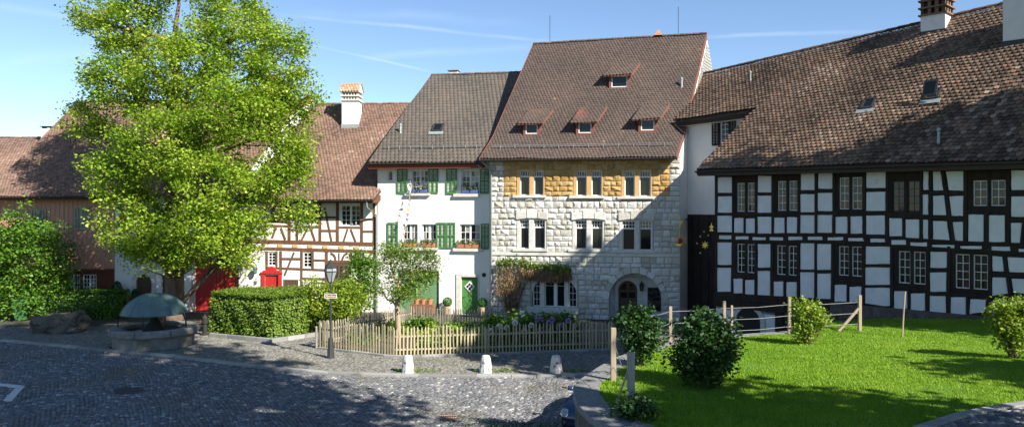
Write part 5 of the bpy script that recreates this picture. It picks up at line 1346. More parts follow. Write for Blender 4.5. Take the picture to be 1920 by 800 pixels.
for f, lst in ((zA, PA), (zBp, PB)):
    for q in lst:
        if isinstance(q, list): panel([f(*p) for p in q])
        else: panel([f(q[0], q[3]), f(q[2], q[3]), f(q[2], q[1]), f(q[0], q[1])])
td = 'timber_dark'
def bA(x0, y0, x1, y1, w_=13): beam(ht, T, zA(x0, y0), zA(x1, y1), w_*.9/2.353, td, -.05, .01)
def bB(x0, y0, x1, y1, w_=13): beam(ht, T, zBp(x0, y0), zBp(x1, y1), w_*.9/2.353, td, -.05, .01)
for x in (102, 278, 352, 467, 543, 621): bA(x, 50, x, 326)
for x in (101, 277, 348, 465, 541, 616): bA(x, 358, x-1, 612)
for q in ((176, 240, 176, 328, 7), (227, 250, 227, 330, 8), (408, 245, 408, 330, 8), (176, 60, 176, 240, 10), (688, 240, 688, 332, 9), (172, 515, 172, 592, 8), (224, 520, 224, 598, 8), (404, 530, 404, 606, 9), (348, 520, 348, 600, 8), (683, 545, 683, 630, 9), (98, 152, 180, 152, 13), (278, 150, 352, 150, 12), (467, 141, 621, 138, 13), (98, 239, 640, 234, 11), (98, 327, 752, 331, 9), (98, 355, 752, 362, 9), (98, 468, 180, 468, 10), (278, 481, 350, 481, 11), (467, 488, 620, 491, 10), (180, 510, 280, 514, 14), (352, 521, 467, 525, 14), (620, 527, 752, 534, 16), (98, 590, 620, 622, 18), (98, 605, 752, 655, 16)): bA(*q)
for x in (50, 150, 300, 341, 497, 684): bB(x, 45, x, 352)
for x in (46, 170, 330, 422, 604): bB(x, 380, x, 690)
for q in ((392, 45, 446, 362, 12), (752, 270, 742, 372, 12), (668, 420, 704, 690, 13), (45, 132, 150, 132, 14), (300, 142, 500, 146, 14), (686, 146, 775, 146, 18), (45, 234, 165, 236, 14), (150, 244, 300, 250, 12), (300, 250, 500, 262, 16), (500, 226, 690, 226, 16), (690, 262, 775, 264, 16), (45, 336, 775, 378, 11), (45, 370, 775, 412, 11), (588, 232, 588, 366, 18), (223, 250, 223, 350, 10), (45, 465, 170, 466, 10), (45, 556, 170, 556, 9), (330, 485, 425, 486, 13), (170, 558, 335, 576, 16), (330, 589, 425, 592, 13), (425, 588, 605, 602, 16), (600, 502, 775, 508, 15), (600, 605, 775, 606, 14), (246, 575, 246, 668, 12), (506, 600, 506, 690, 14), (45, 652, 775, 712, 18), (0, 628, 180, 658, 16)): bB(*q)
# ground storey below: dark ledge beam, plastered base with arched cellar door, rubble plinth to the right
MB().box(-.1, WT, -.12, .05, zbot-.62, zbot-.28).build('ground_beam', td, ht)
ux = T.P(1560, 600)[0]; base = MB()
base.box(-.05, ux, .0, .3, -.1, zbot-.45); bo = base.build('base_wall', 'plaster', ht)
px0, px1 = T.P(1640, 600)[0], WT
MB().box(ux, WT, -.18, .3, -.1, zbotR+.02).build('rubble_plinth', 'rubble', ht)
rb_ = [MB().lathe([(.5, -.3), (.52, 0), (.4, .3), (.15, .4)], 7, (0, 0, 0), .35).mesh('plinth_stone', 'rubble') for _ in range(4)]
for k in range(46):
    u_ = ux+(WT-ux)*(k % 23+R.random()*.5)/23; zz = .6+1.0*(k//23)+R.uniform(-.1, .1); inst('plinth_stone', rb_[k % 4], ht, (u_, -.16, zz), (math.pi/2, R.uniform(0, 6), 0), (R.uniform(.55, .8), R.uniform(.45, .6), .35))
acx, az_ = T.P(1404, 568); ar_ = .62
ag = MB(); ang = np.linspace(0, math.pi, 13); zs_ = az_-ar_-.22
for k in range(12):
    pts_ = [(acx+(ar_+.22)*math.cos(ang[k]), zs_+(ar_+.22)*math.sin(ang[k])), (acx+(ar_+.22)*math.cos(ang[k+1]), zs_+(ar_+.22)*math.sin(ang[k+1])), (acx+ar_*math.cos(ang[k+1]), zs_+ar_*math.sin(ang[k+1])), (acx+ar_*math.cos(ang[k]), zs_+ar_*math.sin(ang[k]))]
    ag.prism(pts_, -.08, .02)
for s_ in (-1, 1): x0, x1 = sorted((acx+s_*ar_, acx+s_*(ar_+.22))); ag.box(x0, x1, -.08, .02, .05, zs_)
ag.build('cellar_arch', 'stone_trim', ht)
MB().prism([(acx-ar_, .08), (acx+ar_, .08)]+[(acx+ar_*math.cos(t), zs_+ar_*math.sin(t)) for t in ang], -.03, .01).build('cellar_door', 'paint_black', ht)
for px_ in (1462, 1520): x = T.P(px_, 590)[0]; MB().box(x-.18, x+.18, -.1, .02, .05, zbot-.6).build('post', td, ht)
x0, x1 = T.P(1465, 590)[0], T.P(1520, 590)[0]; MB().box(x0, x1, -.03, .01, .08, zbot-.7).build('cellar_black_panel', 'paint_black', ht)  # flat black panel paints the darkness inside an opening, no recess behind
# chimneys and roof lights
def rplane(u): return RP(u, .6), ((RP(u+1, .6)-RP(u, .6)).cross(RP(u, .9)-RP(u, .6))).normalized()
p0, nT = rplane(6)
for (px_, py_, pxr, top, hat) in ((1749, 66, 1776, 28, True), (1912, 84, 1945, -60, False)):
    c = ray_plane(T, px_, py_, p0, nT); half = .52 if hat else .6; cy = c.y+half
    zt = T.P(px_, 33 if hat else -40, cy)[1]; zb_ = c.z-.6
    ch = MB().box(c.x-half, c.x+half, c.y, c.y+2*half, zb_, zt).build('chimney', 'plaster', ht)
    MB().box(c.x-half-.03, c.x+half+.03, c.y-.03, c.y+.1, c.z-.3, c.z+.22).build('flashing', 'metal_dark', ch)
    z = zt
    if hat:
        for lev in range(3):
            MB().box(c.x-half-.09, c.x+half+.09, c.y-.09, c.y+2*half+.09, z, z+.07).build('cornice', 'chimney_brick', ch); z += .07
            for k in range(4):
                o_ = k*(2*half-.14)/3
                for xx, yy in ((c.x-half+o_, c.y), (c.x-half+o_, c.y+2*half-.14), (c.x-half, c.y+o_), (c.x+half-.14, c.y+o_)): MB().box(xx, xx+.14, yy, yy+.14, z, z+.26).build('pier', 'chimney_brick', ch)
            MB().box(c.x-half+.25, c.x+half-.25, c.y+.25, c.y+2*half-.25, z, z+.26).build('flue', 'paint_black', ch); z += .26
        MB().add([(c.x-half-.1, c.y-.1, z), (c.x+half+.1, c.y-.1, z), (c.x+half+.1, c.y+2*half+.1, z), (c.x-half-.1, c.y+2*half+.1, z), (c.x-half, c.y+half, z+.5), (c.x+half, c.y+half, z+.5)], [(0, 1, 5, 4), (2, 3, 4, 5), (1, 2, 5), (3, 0, 4), (0, 3, 2, 1)]).build('hat', 'terracotta', ch)
skylight(rt_, T, 1629, 196, .55, .72, p0, nT); skylight(rt_, T, 1750, 178, .55, .72, p0, nT, True)
vent(rt_, ray_plane(T, 1407, 150, p0, nT), .35, .04); vent(rt_, ray_plane(T, 1760, 260, p0, nT), .3, .05)
# recessed wing in the corner: white wall under the higher eave
wy = -.8+(d6+.8)*FW+.55; zw = RP(-2, FW).z-.1
ww = Fac(1345, 37.2, 1920, 28.0)
wh = T.rect(1351, 222, 1367, 272, wy)
wmb = MB(); wall_front(wmb, UL, 3, T.P(1325, 402, wy)[1], zw+.3, [wh], .15, wy); wmb.build('wing_wall', 'plaster', ht)
MB().box(UL, 3, wy+.02, wy+.2, -.1, T.P(1325, 402, wy)[1]).build('wing_base', 'timber_dark', ht)
for k in range(10): MB().box(UL+.5+k*.5, UL+.96+k*.5, wy-.03, wy+.02, 0, T.P(1325, 402, wy)[1]-.02).build('board', 'timber_dark', ht)
casement(ht, wh[0], wh[1], wh[2], wh[3], wy+.1, 2, 5, fw=.05)
sf = MB().box(wh[0]-.12, wh[0], wy-.05, wy+.02, wh[2]-.1, wh[3]+.12).box(wh[1], wh[1]+.1, wy-.05, wy+.02, wh[2]-.1, wh[3]+.12).box(wh[0], wh[1], wy-.05, wy+.02, wh[3], wh[3]+.12).build('window_surround', td, ht)
a = T.rect(1336, 221, 1349, 273, wy); shutter(ht, a[0], a[1], a[2], a[3], wy-.05, 'timber_dark'); a = T.rect(1369, 220, 1381, 270, wy); shutter(ht, a[0], a[1], a[2], a[3], wy-.05, 'timber_dark')
a = T.rect(1395, 212, 1412, 245, wy); shutter(ht, a[0], a[1], a[2], a[3], wy-.05, 'timber_dark')
gutter(ht, RP(UL, FW)+Vector((0, -.08, -.06)), RP(1.4, FW)+Vector((0, -.08, -.06)), .07)
MB().hull8([RP(UL, FW)+Vector((0, .05, -.3)), RP(1.2, FW)+Vector((0, .05, -.3)), RP(1.2, FW)+Vector((0, .6, -.3)), RP(UL, FW)+Vector((0, .6, -.3)), RP(UL, FW)+Vector((0, .05, -.16)), RP(1.2, FW)+Vector((0, .05, -.16)), RP(1.2, FW)+Vector((0, .6, .2)), RP(UL, FW)+Vector((0, .6, .2))]).build('soffit', 'paint_white', ht)
# ------------------------------------------------------------------ trees and plants
def lobes_px(lst, Y0, base, k=1.0):
    out_ = []
    for px, py, rx, ry, dy in lst:
        Y = Y0+dy; p = at(px, py, Y); s = Y/F; out_.append((p.x-base[0], p.y-base[1], p.z-base[2], rx*s*k, rx*s*k*.95, ry*s*k))
    return out_
TB = (-17.5, 40.3, PZ)
lob = lobes_px([(320, -70, 105, 85, 0), (240, 45, 80, 75, -.5), (440, 60, 95, 85, .5), (520, 120, 72, 85, 0), (340, 130, 105, 85, -1), (225, 160, 75, 65, -1), (170, 230, 45, 42, -.5), (430, 215, 100, 75, -1.5), (543, 230, 52, 65, 0),
                 (305, 265, 100, 75, -2), (225, 330, 72, 62, -1.5), (400, 335, 100, 75, -2), (535, 345, 52, 55, -.5), (250, 420, 82, 60, -2), (375, 425, 92, 58, -2.2), (468, 420, 45, 45, -1.5), (150, 30, 24, 45, 0), (580, 180, 24, 26, 0), (560, 410, 32, 34, -.5), (320, 470, 95, 42, -1.8), (435, 470, 48, 40, -1.5), (545, 300, 45, 50, -.3), (495, 330, 48, 50, -.8), (500, 180, 60, 60, -.5)], 40.3, TB, .92)
tree('linden_tree', 'huge bright green broadleaf tree in front of the left houses', TB,
     [(0, 0, -.1, .62), (0.02, 0, .5, .5), (.05, 0, 2.2, .46), (-.1, .1, 5, .42), (-.05, 0, 8, .36), (.1, .1, 11, .28), (0, 0, 14.5, .16)],
     lob, 1420, 88, .31, .14, 'leaf_lime', nbr=14, limb_r=.15, shell=.5, tint0=.15)
b0 = (-26.0, 42.0, PZ)
bush('big_shrub', 'large leafy green shrub at the left edge beside the boarded farmhouse', 'shrub', b0, lobes_px([(60, 470, 70, 75, 0), (20, 440, 55, 60, 0), (95, 520, 45, 50, -.3), (10, 540, 60, 55, -.4), (60, 560, 60, 35, -.2), (-40, 500, 60, 80, 0)], 42, b0), 420, 46, .26, .15, 'leaf_mid', nst=14, stemr=.05)
hl = [gnd(60, 600, PZ), gnd(222, 598, PZ)]
hedge('clipped_hedge', 'low dark clipped hedge behind the rock, in front of the brown ground floor', [(hl[0].x, hl[0].y), (hl[1].x, hl[1].y), (hl[1].x, hl[1].y+1.3), (hl[0].x, hl[0].y+1.3)], PZ, 1.5, 'leaf_mid', 9000, .10)
hp = [gnd(394, 625, PZ), gnd(512, 637, PZ), gnd(572, 627, PZ)]
hedge('clipped_hedge', 'tall sunlit clipped hedge between the fountain and the street lamp', [(hp[0].x, hp[0].y), (hp[1].x, hp[1].y), (hp[2].x, hp[2].y), (hp[2].x-.5, hp[2].y+3.2), (hp[0].x+.3, hp[0].y+2.2)], PZ, 1.98, 'leaf_hedge', 26000, .095, rnd=.2)
kerb_run([gnd(392, 632, PZ), gnd(512, 643, PZ), gnd(597, 630, PZ)], .16, PZ+.1, .9, pv, 'edging_stone')
b0 = (-9.6, 37.6, PZ)
bush('yellow_green_bush', 'loose yellow-green bush right of the clipped hedge behind the street lamp', 'bush', b0, lobes_px([(600, 560, 42, 40, 0), (575, 580, 32, 36, -.2), (632, 575, 34, 42, .2), (655, 560, 28, 36, .6), (620, 605, 40, 25, 0)], 37.6, b0), 330, 44, .2, .11, 'leaf_yellow', nst=10)
b0 = (-8.1, 41.4, PZ)
bush('tall_bush', 'tall airy green bush against the corner of the white green-shuttered house', 'bush', b0, lobes_px([(670, 525, 30, 45, 0), (692, 505, 18, 35, .1), (655, 555, 30, 38, 0), (690, 560, 20, 30, 0), (675, 490, 20, 22, 0)], 41.4, b0), 220, 34, .2, .11, 'leaf_mid', nst=12)
b0 = (-4.9, 33.4, .15)
tree('garden_tree', 'slender young tree with pale bark and airy green leaves in the fenced garden', b0,
     [(0, 0, -.05, .13), (.02, 0, .8, .115), (-.03, 0, 1.6, .11), (0, 0, 2.2, .10), (.1, 0, 2.9, .06)],
     lobes_px([(775, 520, 36, 30, 0), (735, 500, 26, 34, 0), (800, 510, 24, 24, .2), (755, 550, 38, 22, -.2), (765, 478, 44, 20, 0), (712, 545, 18, 18, 0), (800, 478, 24, 18, .1), (728, 470, 24, 20, 0), (820, 495, 12, 14, 0)], 33.4, b0), 430, 18, .15, .085, 'leaf_hedge', 'bark_pale', limb_r=.05, nbr=8, shell=.3)
# garden soil, plants and fence
gs = MB().slab(GARDEN, -.02, .16).build('garden_soil', 'soil'); tag(gs, kind='structure')
gsp = [(-6.6, 33.4, .5, .5, 'leaf_mid', 'low spreading green plant inside the fence behind the street lamp'), (-3.4, 34.8, .9, .55, 'leaf_yellow', 'bright low green vegetable patch in the middle of the fenced garden'), (-2.2, 35.8, .8, .6, 'leaf_mid', 'leafy green clump at the back of the garden below the planter'),
       (-1.0, 34.0, .8, .55, 'leaf_mid', 'low leafy plant in the garden beside the peonies'), (-5.6, 35.6, .8, .7, 'leaf_hedge', 'knee-high green plant along the left garden fence'), (-3.0, 32.2, .9, .45, 'leaf_hedge', 'low grassy plants just inside the front garden fence'), (-1.4, 32.4, .8, .45, 'leaf_yellow', 'yellowish low plants inside the front fence left of the peonies'), (-4.4, 37.2, .6, .6, 'leaf_mid', 'green clump in the rear left corner of the garden'), (.2, 35.2, .7, .55, 'leaf_box', 'dark green clump at the rear fence of the garden')]
for x, y, r_, h_, m_, lb in gsp:
    bush('garden_plant', lb, 'plant', (x, y, .16), [(0, 0, h_*.45, r_, r_*.8, h_*.6), (r_*.7, .2, h_*.35, r_*.6, r_*.6, h_*.5)], 60, 26, .13, .12, m_, 'twig', 'low plants in the fenced garden', nst=5, stemr=.012)
def flower_me(m, r, n=26):
    mb = MB()
    for i in range(n):
        a = R.uniform(0, 2*math.pi); e = R.uniform(-.5, 1.3); d = Vector((math.cos(a)*math.cos(e), math.sin(a)*math.cos(e), math.sin(e))); s = d.cross(Vector((0, 0, 1))).normalized(); u_ = s.cross(d)
        p = d*r*.35; q = d*r; mb.add([p, q*.8+s*r*.5+u_*r*.1, q+u_*r*.25, q*.8-s*r*.5+u_*r*.1], [(0, 1, 2, 3)])
    me = mb.mesh('flower', m); at__ = me.attributes.new('tint', 'FLOAT', 'POINT'); at__.data.foreach_set('value', np.repeat(NR.random(n), 4).astype(np.float32)); return me
def peony(label, Y, lst, fl, m, r):
    b = (at(sum(p[0] for p in fl)/len(fl), 600, Y).x, Y, .16)
    t = bush('peony_bush', label, 'flowering bush', b, lobes_px(lst, Y, b), 170, 30, .15, .14, 'leaf_mid', 'twig', 'peonies at the front garden fence', nst=8, stemr=.015)
    me = [flower_me(m, r) for _ in range(3)]
    for i, (px, py) in enumerate(fl):
        p = at(px, py, Y-.75); inst('flower', me[i % 3], t, (p.x-b[0], p.y-b[1], p.z-b[2]), (R.uniform(.3, .9), 0, R.uniform(-.4, .4)))
peony('peony bush with round white flowers leaning over the garden fence', 33.1, [(945, 618, 38, 26, 0), (985, 612, 28, 30, 0), (970, 640, 40, 25, -.2), (925, 612, 22, 18, .2)], [(936, 612), (950, 614), (966, 604), (980, 588), (996, 610), (983, 620), (921, 620)], 'petal_white', .14)
peony('peony bush with mauve purple flowers at the shaded garden fence', 33.4, [(1030, 612, 36, 22, 0), (1062, 612, 26, 22, .1), (1040, 638, 40, 22, 0)], [(1006, 599), (1014, 599), (1029, 605), (1036, 600), (1053, 610), (1066, 601), (1078, 610), (1013, 618), (1027, 621)], 'petal_purple', .13)
PICK = {m: MB().add([(-.03, 0, 0), (.03, 0, 0), (.03, .022, 0), (-.03, .022, 0), (-.03, 0, 1.08), (.03, 0, 1.08), (.03, .022, 1.08), (-.03, .022, 1.08), (0, 0, 1.16), (0, .022, 1.16)],
                    [(0, 1, 5, 8, 4), (3, 7, 9, 6, 2), (0, 4, 7, 3), (1, 2, 6, 5), (4, 8, 9, 7), (8, 5, 6, 9), (0, 3, 2, 1)]).mesh('picket', m) for m in ('picket', 'picket_grey')}
def fence(name, label, pts, m, sp=.14, z=PZ, h=1.0):
    t = thing(name, label, 'fence', (pts[0][0], pts[0][1], z)); o = Vector((pts[0][0], pts[0][1], 0))
    for a, b in zip(pts, pts[1:]):
        a, b = Vector((*a, 0))-o, Vector((*b, 0))-o; l = (b-a).length; n_ = int(l/sp); an = math.atan2((b-a).y, (b-a).x); d = (b-a).normalized(); nn = Vector((-d.y, d.x, 0))
        for i in range(n_):
            p = a.lerp(b, (i+.5)/n_); inst('picket', PICK[m], t, (p.x, p.y, .06+R.uniform(-.015, .015)), (R.uniform(-.025, .025), R.uniform(-.03, .03), an), (R.uniform(.8, 1.15), 1, h*R.uniform(.95, 1.05)))
        for zz in (.3, .82):
            q = [a+nn*.03, b+nn*.03, b+nn*.075, a+nn*.075]; v0, v1 = Vector((0, 0, zz*h-.035)), Vector((0, 0, zz*h+.035)); MB().hull8([p+v0 for p in q]+[p+v1 for p in q]).build('rail', m, t)
        for i in range(max(1, int(l/2.2))+1):
            p = a.lerp(b, min(1, i*2.2/l))+nn*.12; MB().lathe([(.05, -.1), (.05, 1.0*h), (.02, 1.05*h)], 8, p).build('post', m, t)
fence('picket_fence', 'front picket fence of pale split wood round the garden by the lamp', GARDEN[:4], 'picket', z=PZ)
fence('picket_fence', 'weathered rear picket fence between the garden and the houses', [GARDEN[0], GARDEN[5], GARDEN[4], GARDEN[3]], 'picket_grey', z=PZ, h=.9)
kerb_run([Vector((GARDEN[k][0], GARDEN[k][1]-.16, 0)) for k in range(4)], .14, PZ+.1, .9, pv, 'edging_stone')
# climbing vine on the stone house
vt = thing('climbing_vine', 'reddish drooping climbing vine over the arched window of the stone house', 'vine', S.world(S.P(962, 600)[0], -.3, PZ))
vo = Vector(vt.location)
pts = []; gpts = []
for k in range(3000):
    t = R.random(); px = 932+t*140; top = 497-8*math.sin(min(1, t*2.2)*math.pi*.8)+t*14; dr0 = 52 if t < .32 else 22-8*max(0, t-.75)*4
    py = top+R.random()**.8*dr0; x, z = S.P(px, py); pts.append(S.world(x, -.18-.35*R.random(), z)-vo)
    if R.random() < .4: x, z = S.P(px, top-3+R.gauss(0, 4)); gpts.append(S.world(x, -.2-.35*R.random(), z)-vo)
for k in range(900):
    py = 520+R.random()*75; wd = 22*(1-(py-520)/95)+5; x, z = S.P(960+R.gauss(0, wd*.55), py); pts.append(S.world(x, -.15-.25*R.random(), z)-vo)
P = np.array([tuple(p) for p in pts]); n = len(P); d = unit(NR.normal(size=(n, 3))*.3+np.array([0, -.1, -1])); sd_ = unit(np.cross(d, NR.normal(size=(n, 3)))); s = (.12+.18*NR.random(n))[:, None]
V = np.stack([P, P+d*s*.5+sd_*.013, P+d*s, P+d*s*.5-sd_*.013], 1)
o = bpy.data.objects.new('hanging_shoots', np_mesh('hanging_shoots', V.reshape(-1, 3), np.arange(n*4).reshape(n, 4), 'leaf_vine', np.repeat(NR.random(n), 4))); link(o, vt)
leaves('foliage', np.array([tuple(p) for p in gpts]+[tuple(p) for p in pts[::6]]), .12, 'leaf_hedge', vt)
mb = MB()
for k in range(9):
    x0, z0 = S.P(958+R.uniform(-7, 12), 606); x1, z1 = S.P(958+R.uniform(-26, 40), 508); p, q = S.world(x0, -.2, PZ)-vo, S.world(x1, -.3, z1)-vo
    mb.tube([p, p.lerp(q, .45)+Vector((R.uniform(-.1, .1), 0, 0)), q], [.045, .03, .012], 6)
for k in range(5):
    x1, z1 = S.P(985, 505-2*k); x2, z2 = S.P(1070, 508+3*k); p, q = S.world(x1, -.3, z1)-vo, S.world(x2, -.25, z2)-vo; mb.tube([p, p.lerp(q, .5)+Vector((0, 0, .1)), q], [.03, .02, .008], 5)
mb.build('stem', 'bark', vt)
# lawn bushes
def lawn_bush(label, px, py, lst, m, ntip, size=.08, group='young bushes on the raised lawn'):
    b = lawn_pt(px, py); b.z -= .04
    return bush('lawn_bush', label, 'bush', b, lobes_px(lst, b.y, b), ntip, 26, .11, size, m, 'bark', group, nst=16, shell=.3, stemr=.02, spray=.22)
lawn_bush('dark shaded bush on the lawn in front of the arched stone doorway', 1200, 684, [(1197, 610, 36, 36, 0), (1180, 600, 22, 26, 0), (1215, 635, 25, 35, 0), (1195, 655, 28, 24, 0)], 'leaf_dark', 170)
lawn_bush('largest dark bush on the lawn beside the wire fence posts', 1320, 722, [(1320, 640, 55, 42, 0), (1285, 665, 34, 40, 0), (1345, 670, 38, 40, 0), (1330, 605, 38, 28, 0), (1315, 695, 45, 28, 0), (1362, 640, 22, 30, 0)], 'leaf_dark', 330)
lawn_bush('sunlit light green bush on the lawn in front of the black timber house', 1513, 644, [(1512, 590, 27, 28, 0), (1515, 618, 30, 24, 0), (1530, 600, 20, 24, 0), (1500, 575, 14, 16, 0)], 'leaf_yellow', 150)
lawn_bush('leafy bush at the right edge of the lawn', 1898, 670, [(1895, 605, 34, 38, 0), (1905, 640, 30, 26, 0), (1915, 580, 25, 25, 0), (1878, 580, 16, 18, 0)], 'leaf_yellow', 190)
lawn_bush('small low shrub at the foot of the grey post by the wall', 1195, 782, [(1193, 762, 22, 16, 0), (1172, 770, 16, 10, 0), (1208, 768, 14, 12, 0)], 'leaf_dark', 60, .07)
# ------------------------------------------------------------------ wire fence on the lawn edge
wf = thing('wire_fence', 'wire fence of wooden posts along the far edge of the lawn', 'fence', lawn_pt(1360, 632)); wo = Vector(wf.location)
def post(px, py0, py1, r=.05, m='post_wood', par=wf, org=None):
    b = lawn_pt(px, py1); org = wo if org is None else org; top = at(px, py0, b.y); p = b-org; h_ = top.z-b.z
    MB().box(p.x-r, p.x+r, p.y-r, p.y+r, p.z-.3, p.z+h_).build('post', m, par, bevel=.008); return b, top
PP = [post(1257, 574, 642, .044), post(1358, 564, 634, .042), post(1372, 572, 668, .028), post(1480, 556, 624.5, .046), post(1612, 553, 619, .05)]
for k, zf in enumerate((.93, .55, .18)):
    mb = MB()
    ends = [lawn_pt(1215, 655)]+[PP[i][0] for i in (0, 1, 3, 4)]
    for a, b in zip(ends, ends[1:]):
        hz = .95*zf+.05; p, q = a+Vector((0, 0, hz))-wo, b+Vector((0, 0, hz))-wo; mb.tube([p, p.lerp(q, .5)+Vector((0, 0, -.03)), q], .009, 4)
    mb.build('wire', 'metal_grey', wf)
b, tp_ = PP[4]; p = b-wo; MB().tube([p+Vector((-.75, -.1, -.02)), p+Vector((-.02, 0, .75))], .05, 6).build('brace', 'post_wood', wf)
nf = thing('wire_fence', 'two leaning fence posts with slack wire near the curved wall', 'fence', lawn_pt(1150, 712)); no = Vector(nf.location)
pa = post(1150, 614, 712, .055, 'post_wood', nf, no); pb_ = post(1183, 660, 766, .065, 'post_grey', nf, no)
for z0, z1, sg in ((.85, .75, .35), (.3, .35, .2)):
    p, q = pa[0]+Vector((0, 0, z0))-no, pb_[0]+Vector((0, 0, z1))-no; MB().tube([p, p.lerp(q, .5)+Vector((0, 0, -sg*.7)), q], .008, 4).build('wire', 'metal_grey', nf)
p = pb_[0]-no; MB().tube([p+Vector((-.28, .1, 0)), p+Vector((-.04, 0, .75))], .02, 5).build('brace', 'post_wood', nf)
sb = lawn_pt(1691, 632); st = at(1697, 546, sb.y)
tag(MB().tube([(0, 0, -.2), (st-sb)*.5, st-sb], .028, 8).build('wooden_stake', 'post_wood', loc=sb), 'single slender wooden stake standing upright in the lawn', 'stake')
# heap of old tiles at the end of the trench
hpb = Vector((11.4, 27.9, 1.4)); hpt = thing('tile_heap', 'small heap of old clay roof tiles at the far lawn edge', 'tiles', hpb)
for k in range(16):
    MB().box(-.18, .18, -.09, .09, 0, .025).build('roof_tile', 'terracotta' if k % 3 else 'tile_weathered_one', hpt).matrix_local = Matrix.Translation((R.uniform(-.6, 1.0), R.uniform(-.2, .25), .32+.035*(k % 5))) @ Matrix.Rotation(R.uniform(-.4, .4), 4, 'X') @ Matrix.Rotation(R.uniform(0, 3), 4, 'Z')
MB().box(-.8, 1.2, -.3, .4, -.1, .32).build('rubble_bed', 'rubble', hpt)
# ------------------------------------------------------------------ fountain
fo = thing('fountain', 'round stone fountain basin under a green copper dome', 'fountain', (FX, FY, PZ))
MB().lathe([(1.62, -.1), (1.64, .5), (1.62, .56)], 12, (0, 0, 0), .02).build('basin', 'fountain_stone', fo)
for k in range(8):
    a0, a1 = 2*math.pi*k/8+.01, 2*math.pi*(k+1)/8-.01; ri, ro_ = 1.28, 1.80; mb = MB(); n_ = 5; vs_ = []
    for j in range(n_):
        a = a0+(a1-a0)*j/(n_-1)
        for r_, z_ in ((ri, .5), (ro_-.05, .5), (ro_, .56), (ro_, .74), (ro_-.06, .80), (ri, .78)): vs_.append((r_*math.cos(a), r_*math.sin(a), z_))
    fs_ = [(j*6+i, j*6+(i+1) % 6, (j+1)*6+(i+1) % 6, (j+1)*6+i) for j in range(n_-1) for i in range(6)]+[tuple(range(5, -1, -1)), tuple(range((n_-1)*6, n_*6))]
    mb.add(vs_, fs_).build('rim_stone', 'fountain_stone', fo)
MB().lathe([(1.30, .60), (1.30, .64)], 32).build('water', 'water', fo)
MB().lathe([(1.36, 1.36), (1.34, 1.42), (1.22, 1.66), (1.0, 1.90), (.66, 2.11), (.3, 2.21), (.03, 2.24)], 28).build('dome', 'copper_patina', fo, smooth=True)
sm_ = MB()
for k in range(10):
    a = 2*math.pi*k/10; sm_.tube([(r_*math.cos(a), r_*math.sin(a), z_+.008) for r_, z_ in ((1.36, 1.40), (1.22, 1.66), (1.0, 1.90), (.66, 2.11), (.3, 2.21))], .012, 4)
sm_.build('seams', 'copper_patina', fo)
for a in (-.15, 1.7, math.pi+.15, -1.45):
    c, s = math.cos(a), math.sin(a); MB().tube([(1.5*c, 1.5*s, .76), (1.47*c, 1.47*s, 1.05), (1.38*c, 1.38*s, 1.32), (1.28*c, 1.28*s, 1.44)], .03, 6).build('dome_post', 'iron', fo)
MB().lathe([(.5, .5), (.42, .75), (.25, .98), (.18, 1.12), (.08, 1.2)], 9, (0, 0, 0), .25).build('spout_rock', 'iron', fo)
# ------------------------------------------------------------------ rock, bin, hydrant
rk = thing('boulder', 'large dark grey boulder on the cobbles left of the fountain', 'rock', (*gnd(117, 622, PZ).xy, PZ))
import bmesh
bm = bmesh.new(); bmesh.ops.create_icosphere(bm, subdivisions=4, radius=1)
from mathutils import noise
for v in bm.verts:
    c = v.co.copy(); f = 1+.30*noise.noise(c*1.7)+.14*noise.noise(c*4)+.06*noise.noise(c*9); v.co = Vector((c.x*1.36*f, c.y*.8*f, max(-.55, min(c.z, .62+.18*c.x))*.78*f+.38))
me = bpy.data.meshes.new('boulder'); bm.to_mesh(me); bm.free(); me.materials.append(M['rock']); inst('rock_body', me, rk)
b0 = gnd(105, 618, PZ)
bush('ground_shrub', 'dark low juniper growing behind the boulder', 'shrub', (b0.x, b0.y+1.1, PZ), [(0, 0, .85, .9, .4, .5), (.7, 0, .7, .6, .4, .45)], 90, 30, .12, .07, 'leaf_dark', nst=5)
bb = gnd(43, 600, PZ); bi = thing('waste_bin', 'green plastic wheeled waste bin at the left hedge', 'bin', (bb.x, bb.y, PZ))
MB().hull8([(-.25, -.3, .05), (.25, -.3, .05), (.25, .3, .05), (-.25, .3, .05), (-.38, -.4, 1.05), (.38, -.4, 1.05), (.38, .4, 1.05), (-.38, .4, 1.05)]).build('body', 'plastic_green', bi, bevel=.02)
MB().hull8([(-.41, -.43, 1.05), (.41, -.43, 1.05), (.41, .43, 1.05), (-.41, .43, 1.05), (-.36, -.38, 1.14), (.36, -.38, 1.14), (.36, .40, 1.17), (-.36, .40, 1.17)]).build('lid', 'plastic_green', bi, bevel=.02)
for s in (-1, 1): MB().lathe([(.1, -.04), (.12, -.03), (.12, .03), (.1, .04)], 12).build('wheel', 'rubber', bi).matrix_local = Matrix.Translation((s*.3, .33, .12)) @ Matrix.Rotation(math.pi/2, 4, 'Y')
hy = gnd(384, 628, PZ); hyd = thing('fire_hydrant', 'dark iron hydrant standing left of the sunlit hedge', 'hydrant', (hy.x, hy.y, PZ))
MB().lathe([(.20, -.02), (.20, .08), (.12, .12), (.11, .55), (.16, .57), (.16, .62), (.12, .64), (.13, .80), (.09, .90), (.03, .95)], 12).build('barrel', 'iron', hyd)
MB().tube([(0, 0, .48), (-.22, -.03, .42), (-.26, -.03, .34)], [.07, .07, .075], 8).build('outlet', 'iron', hyd)
MB().lathe([(.035, .93), (.035, 1.0)], 6).build('spindle', 'iron', hyd)
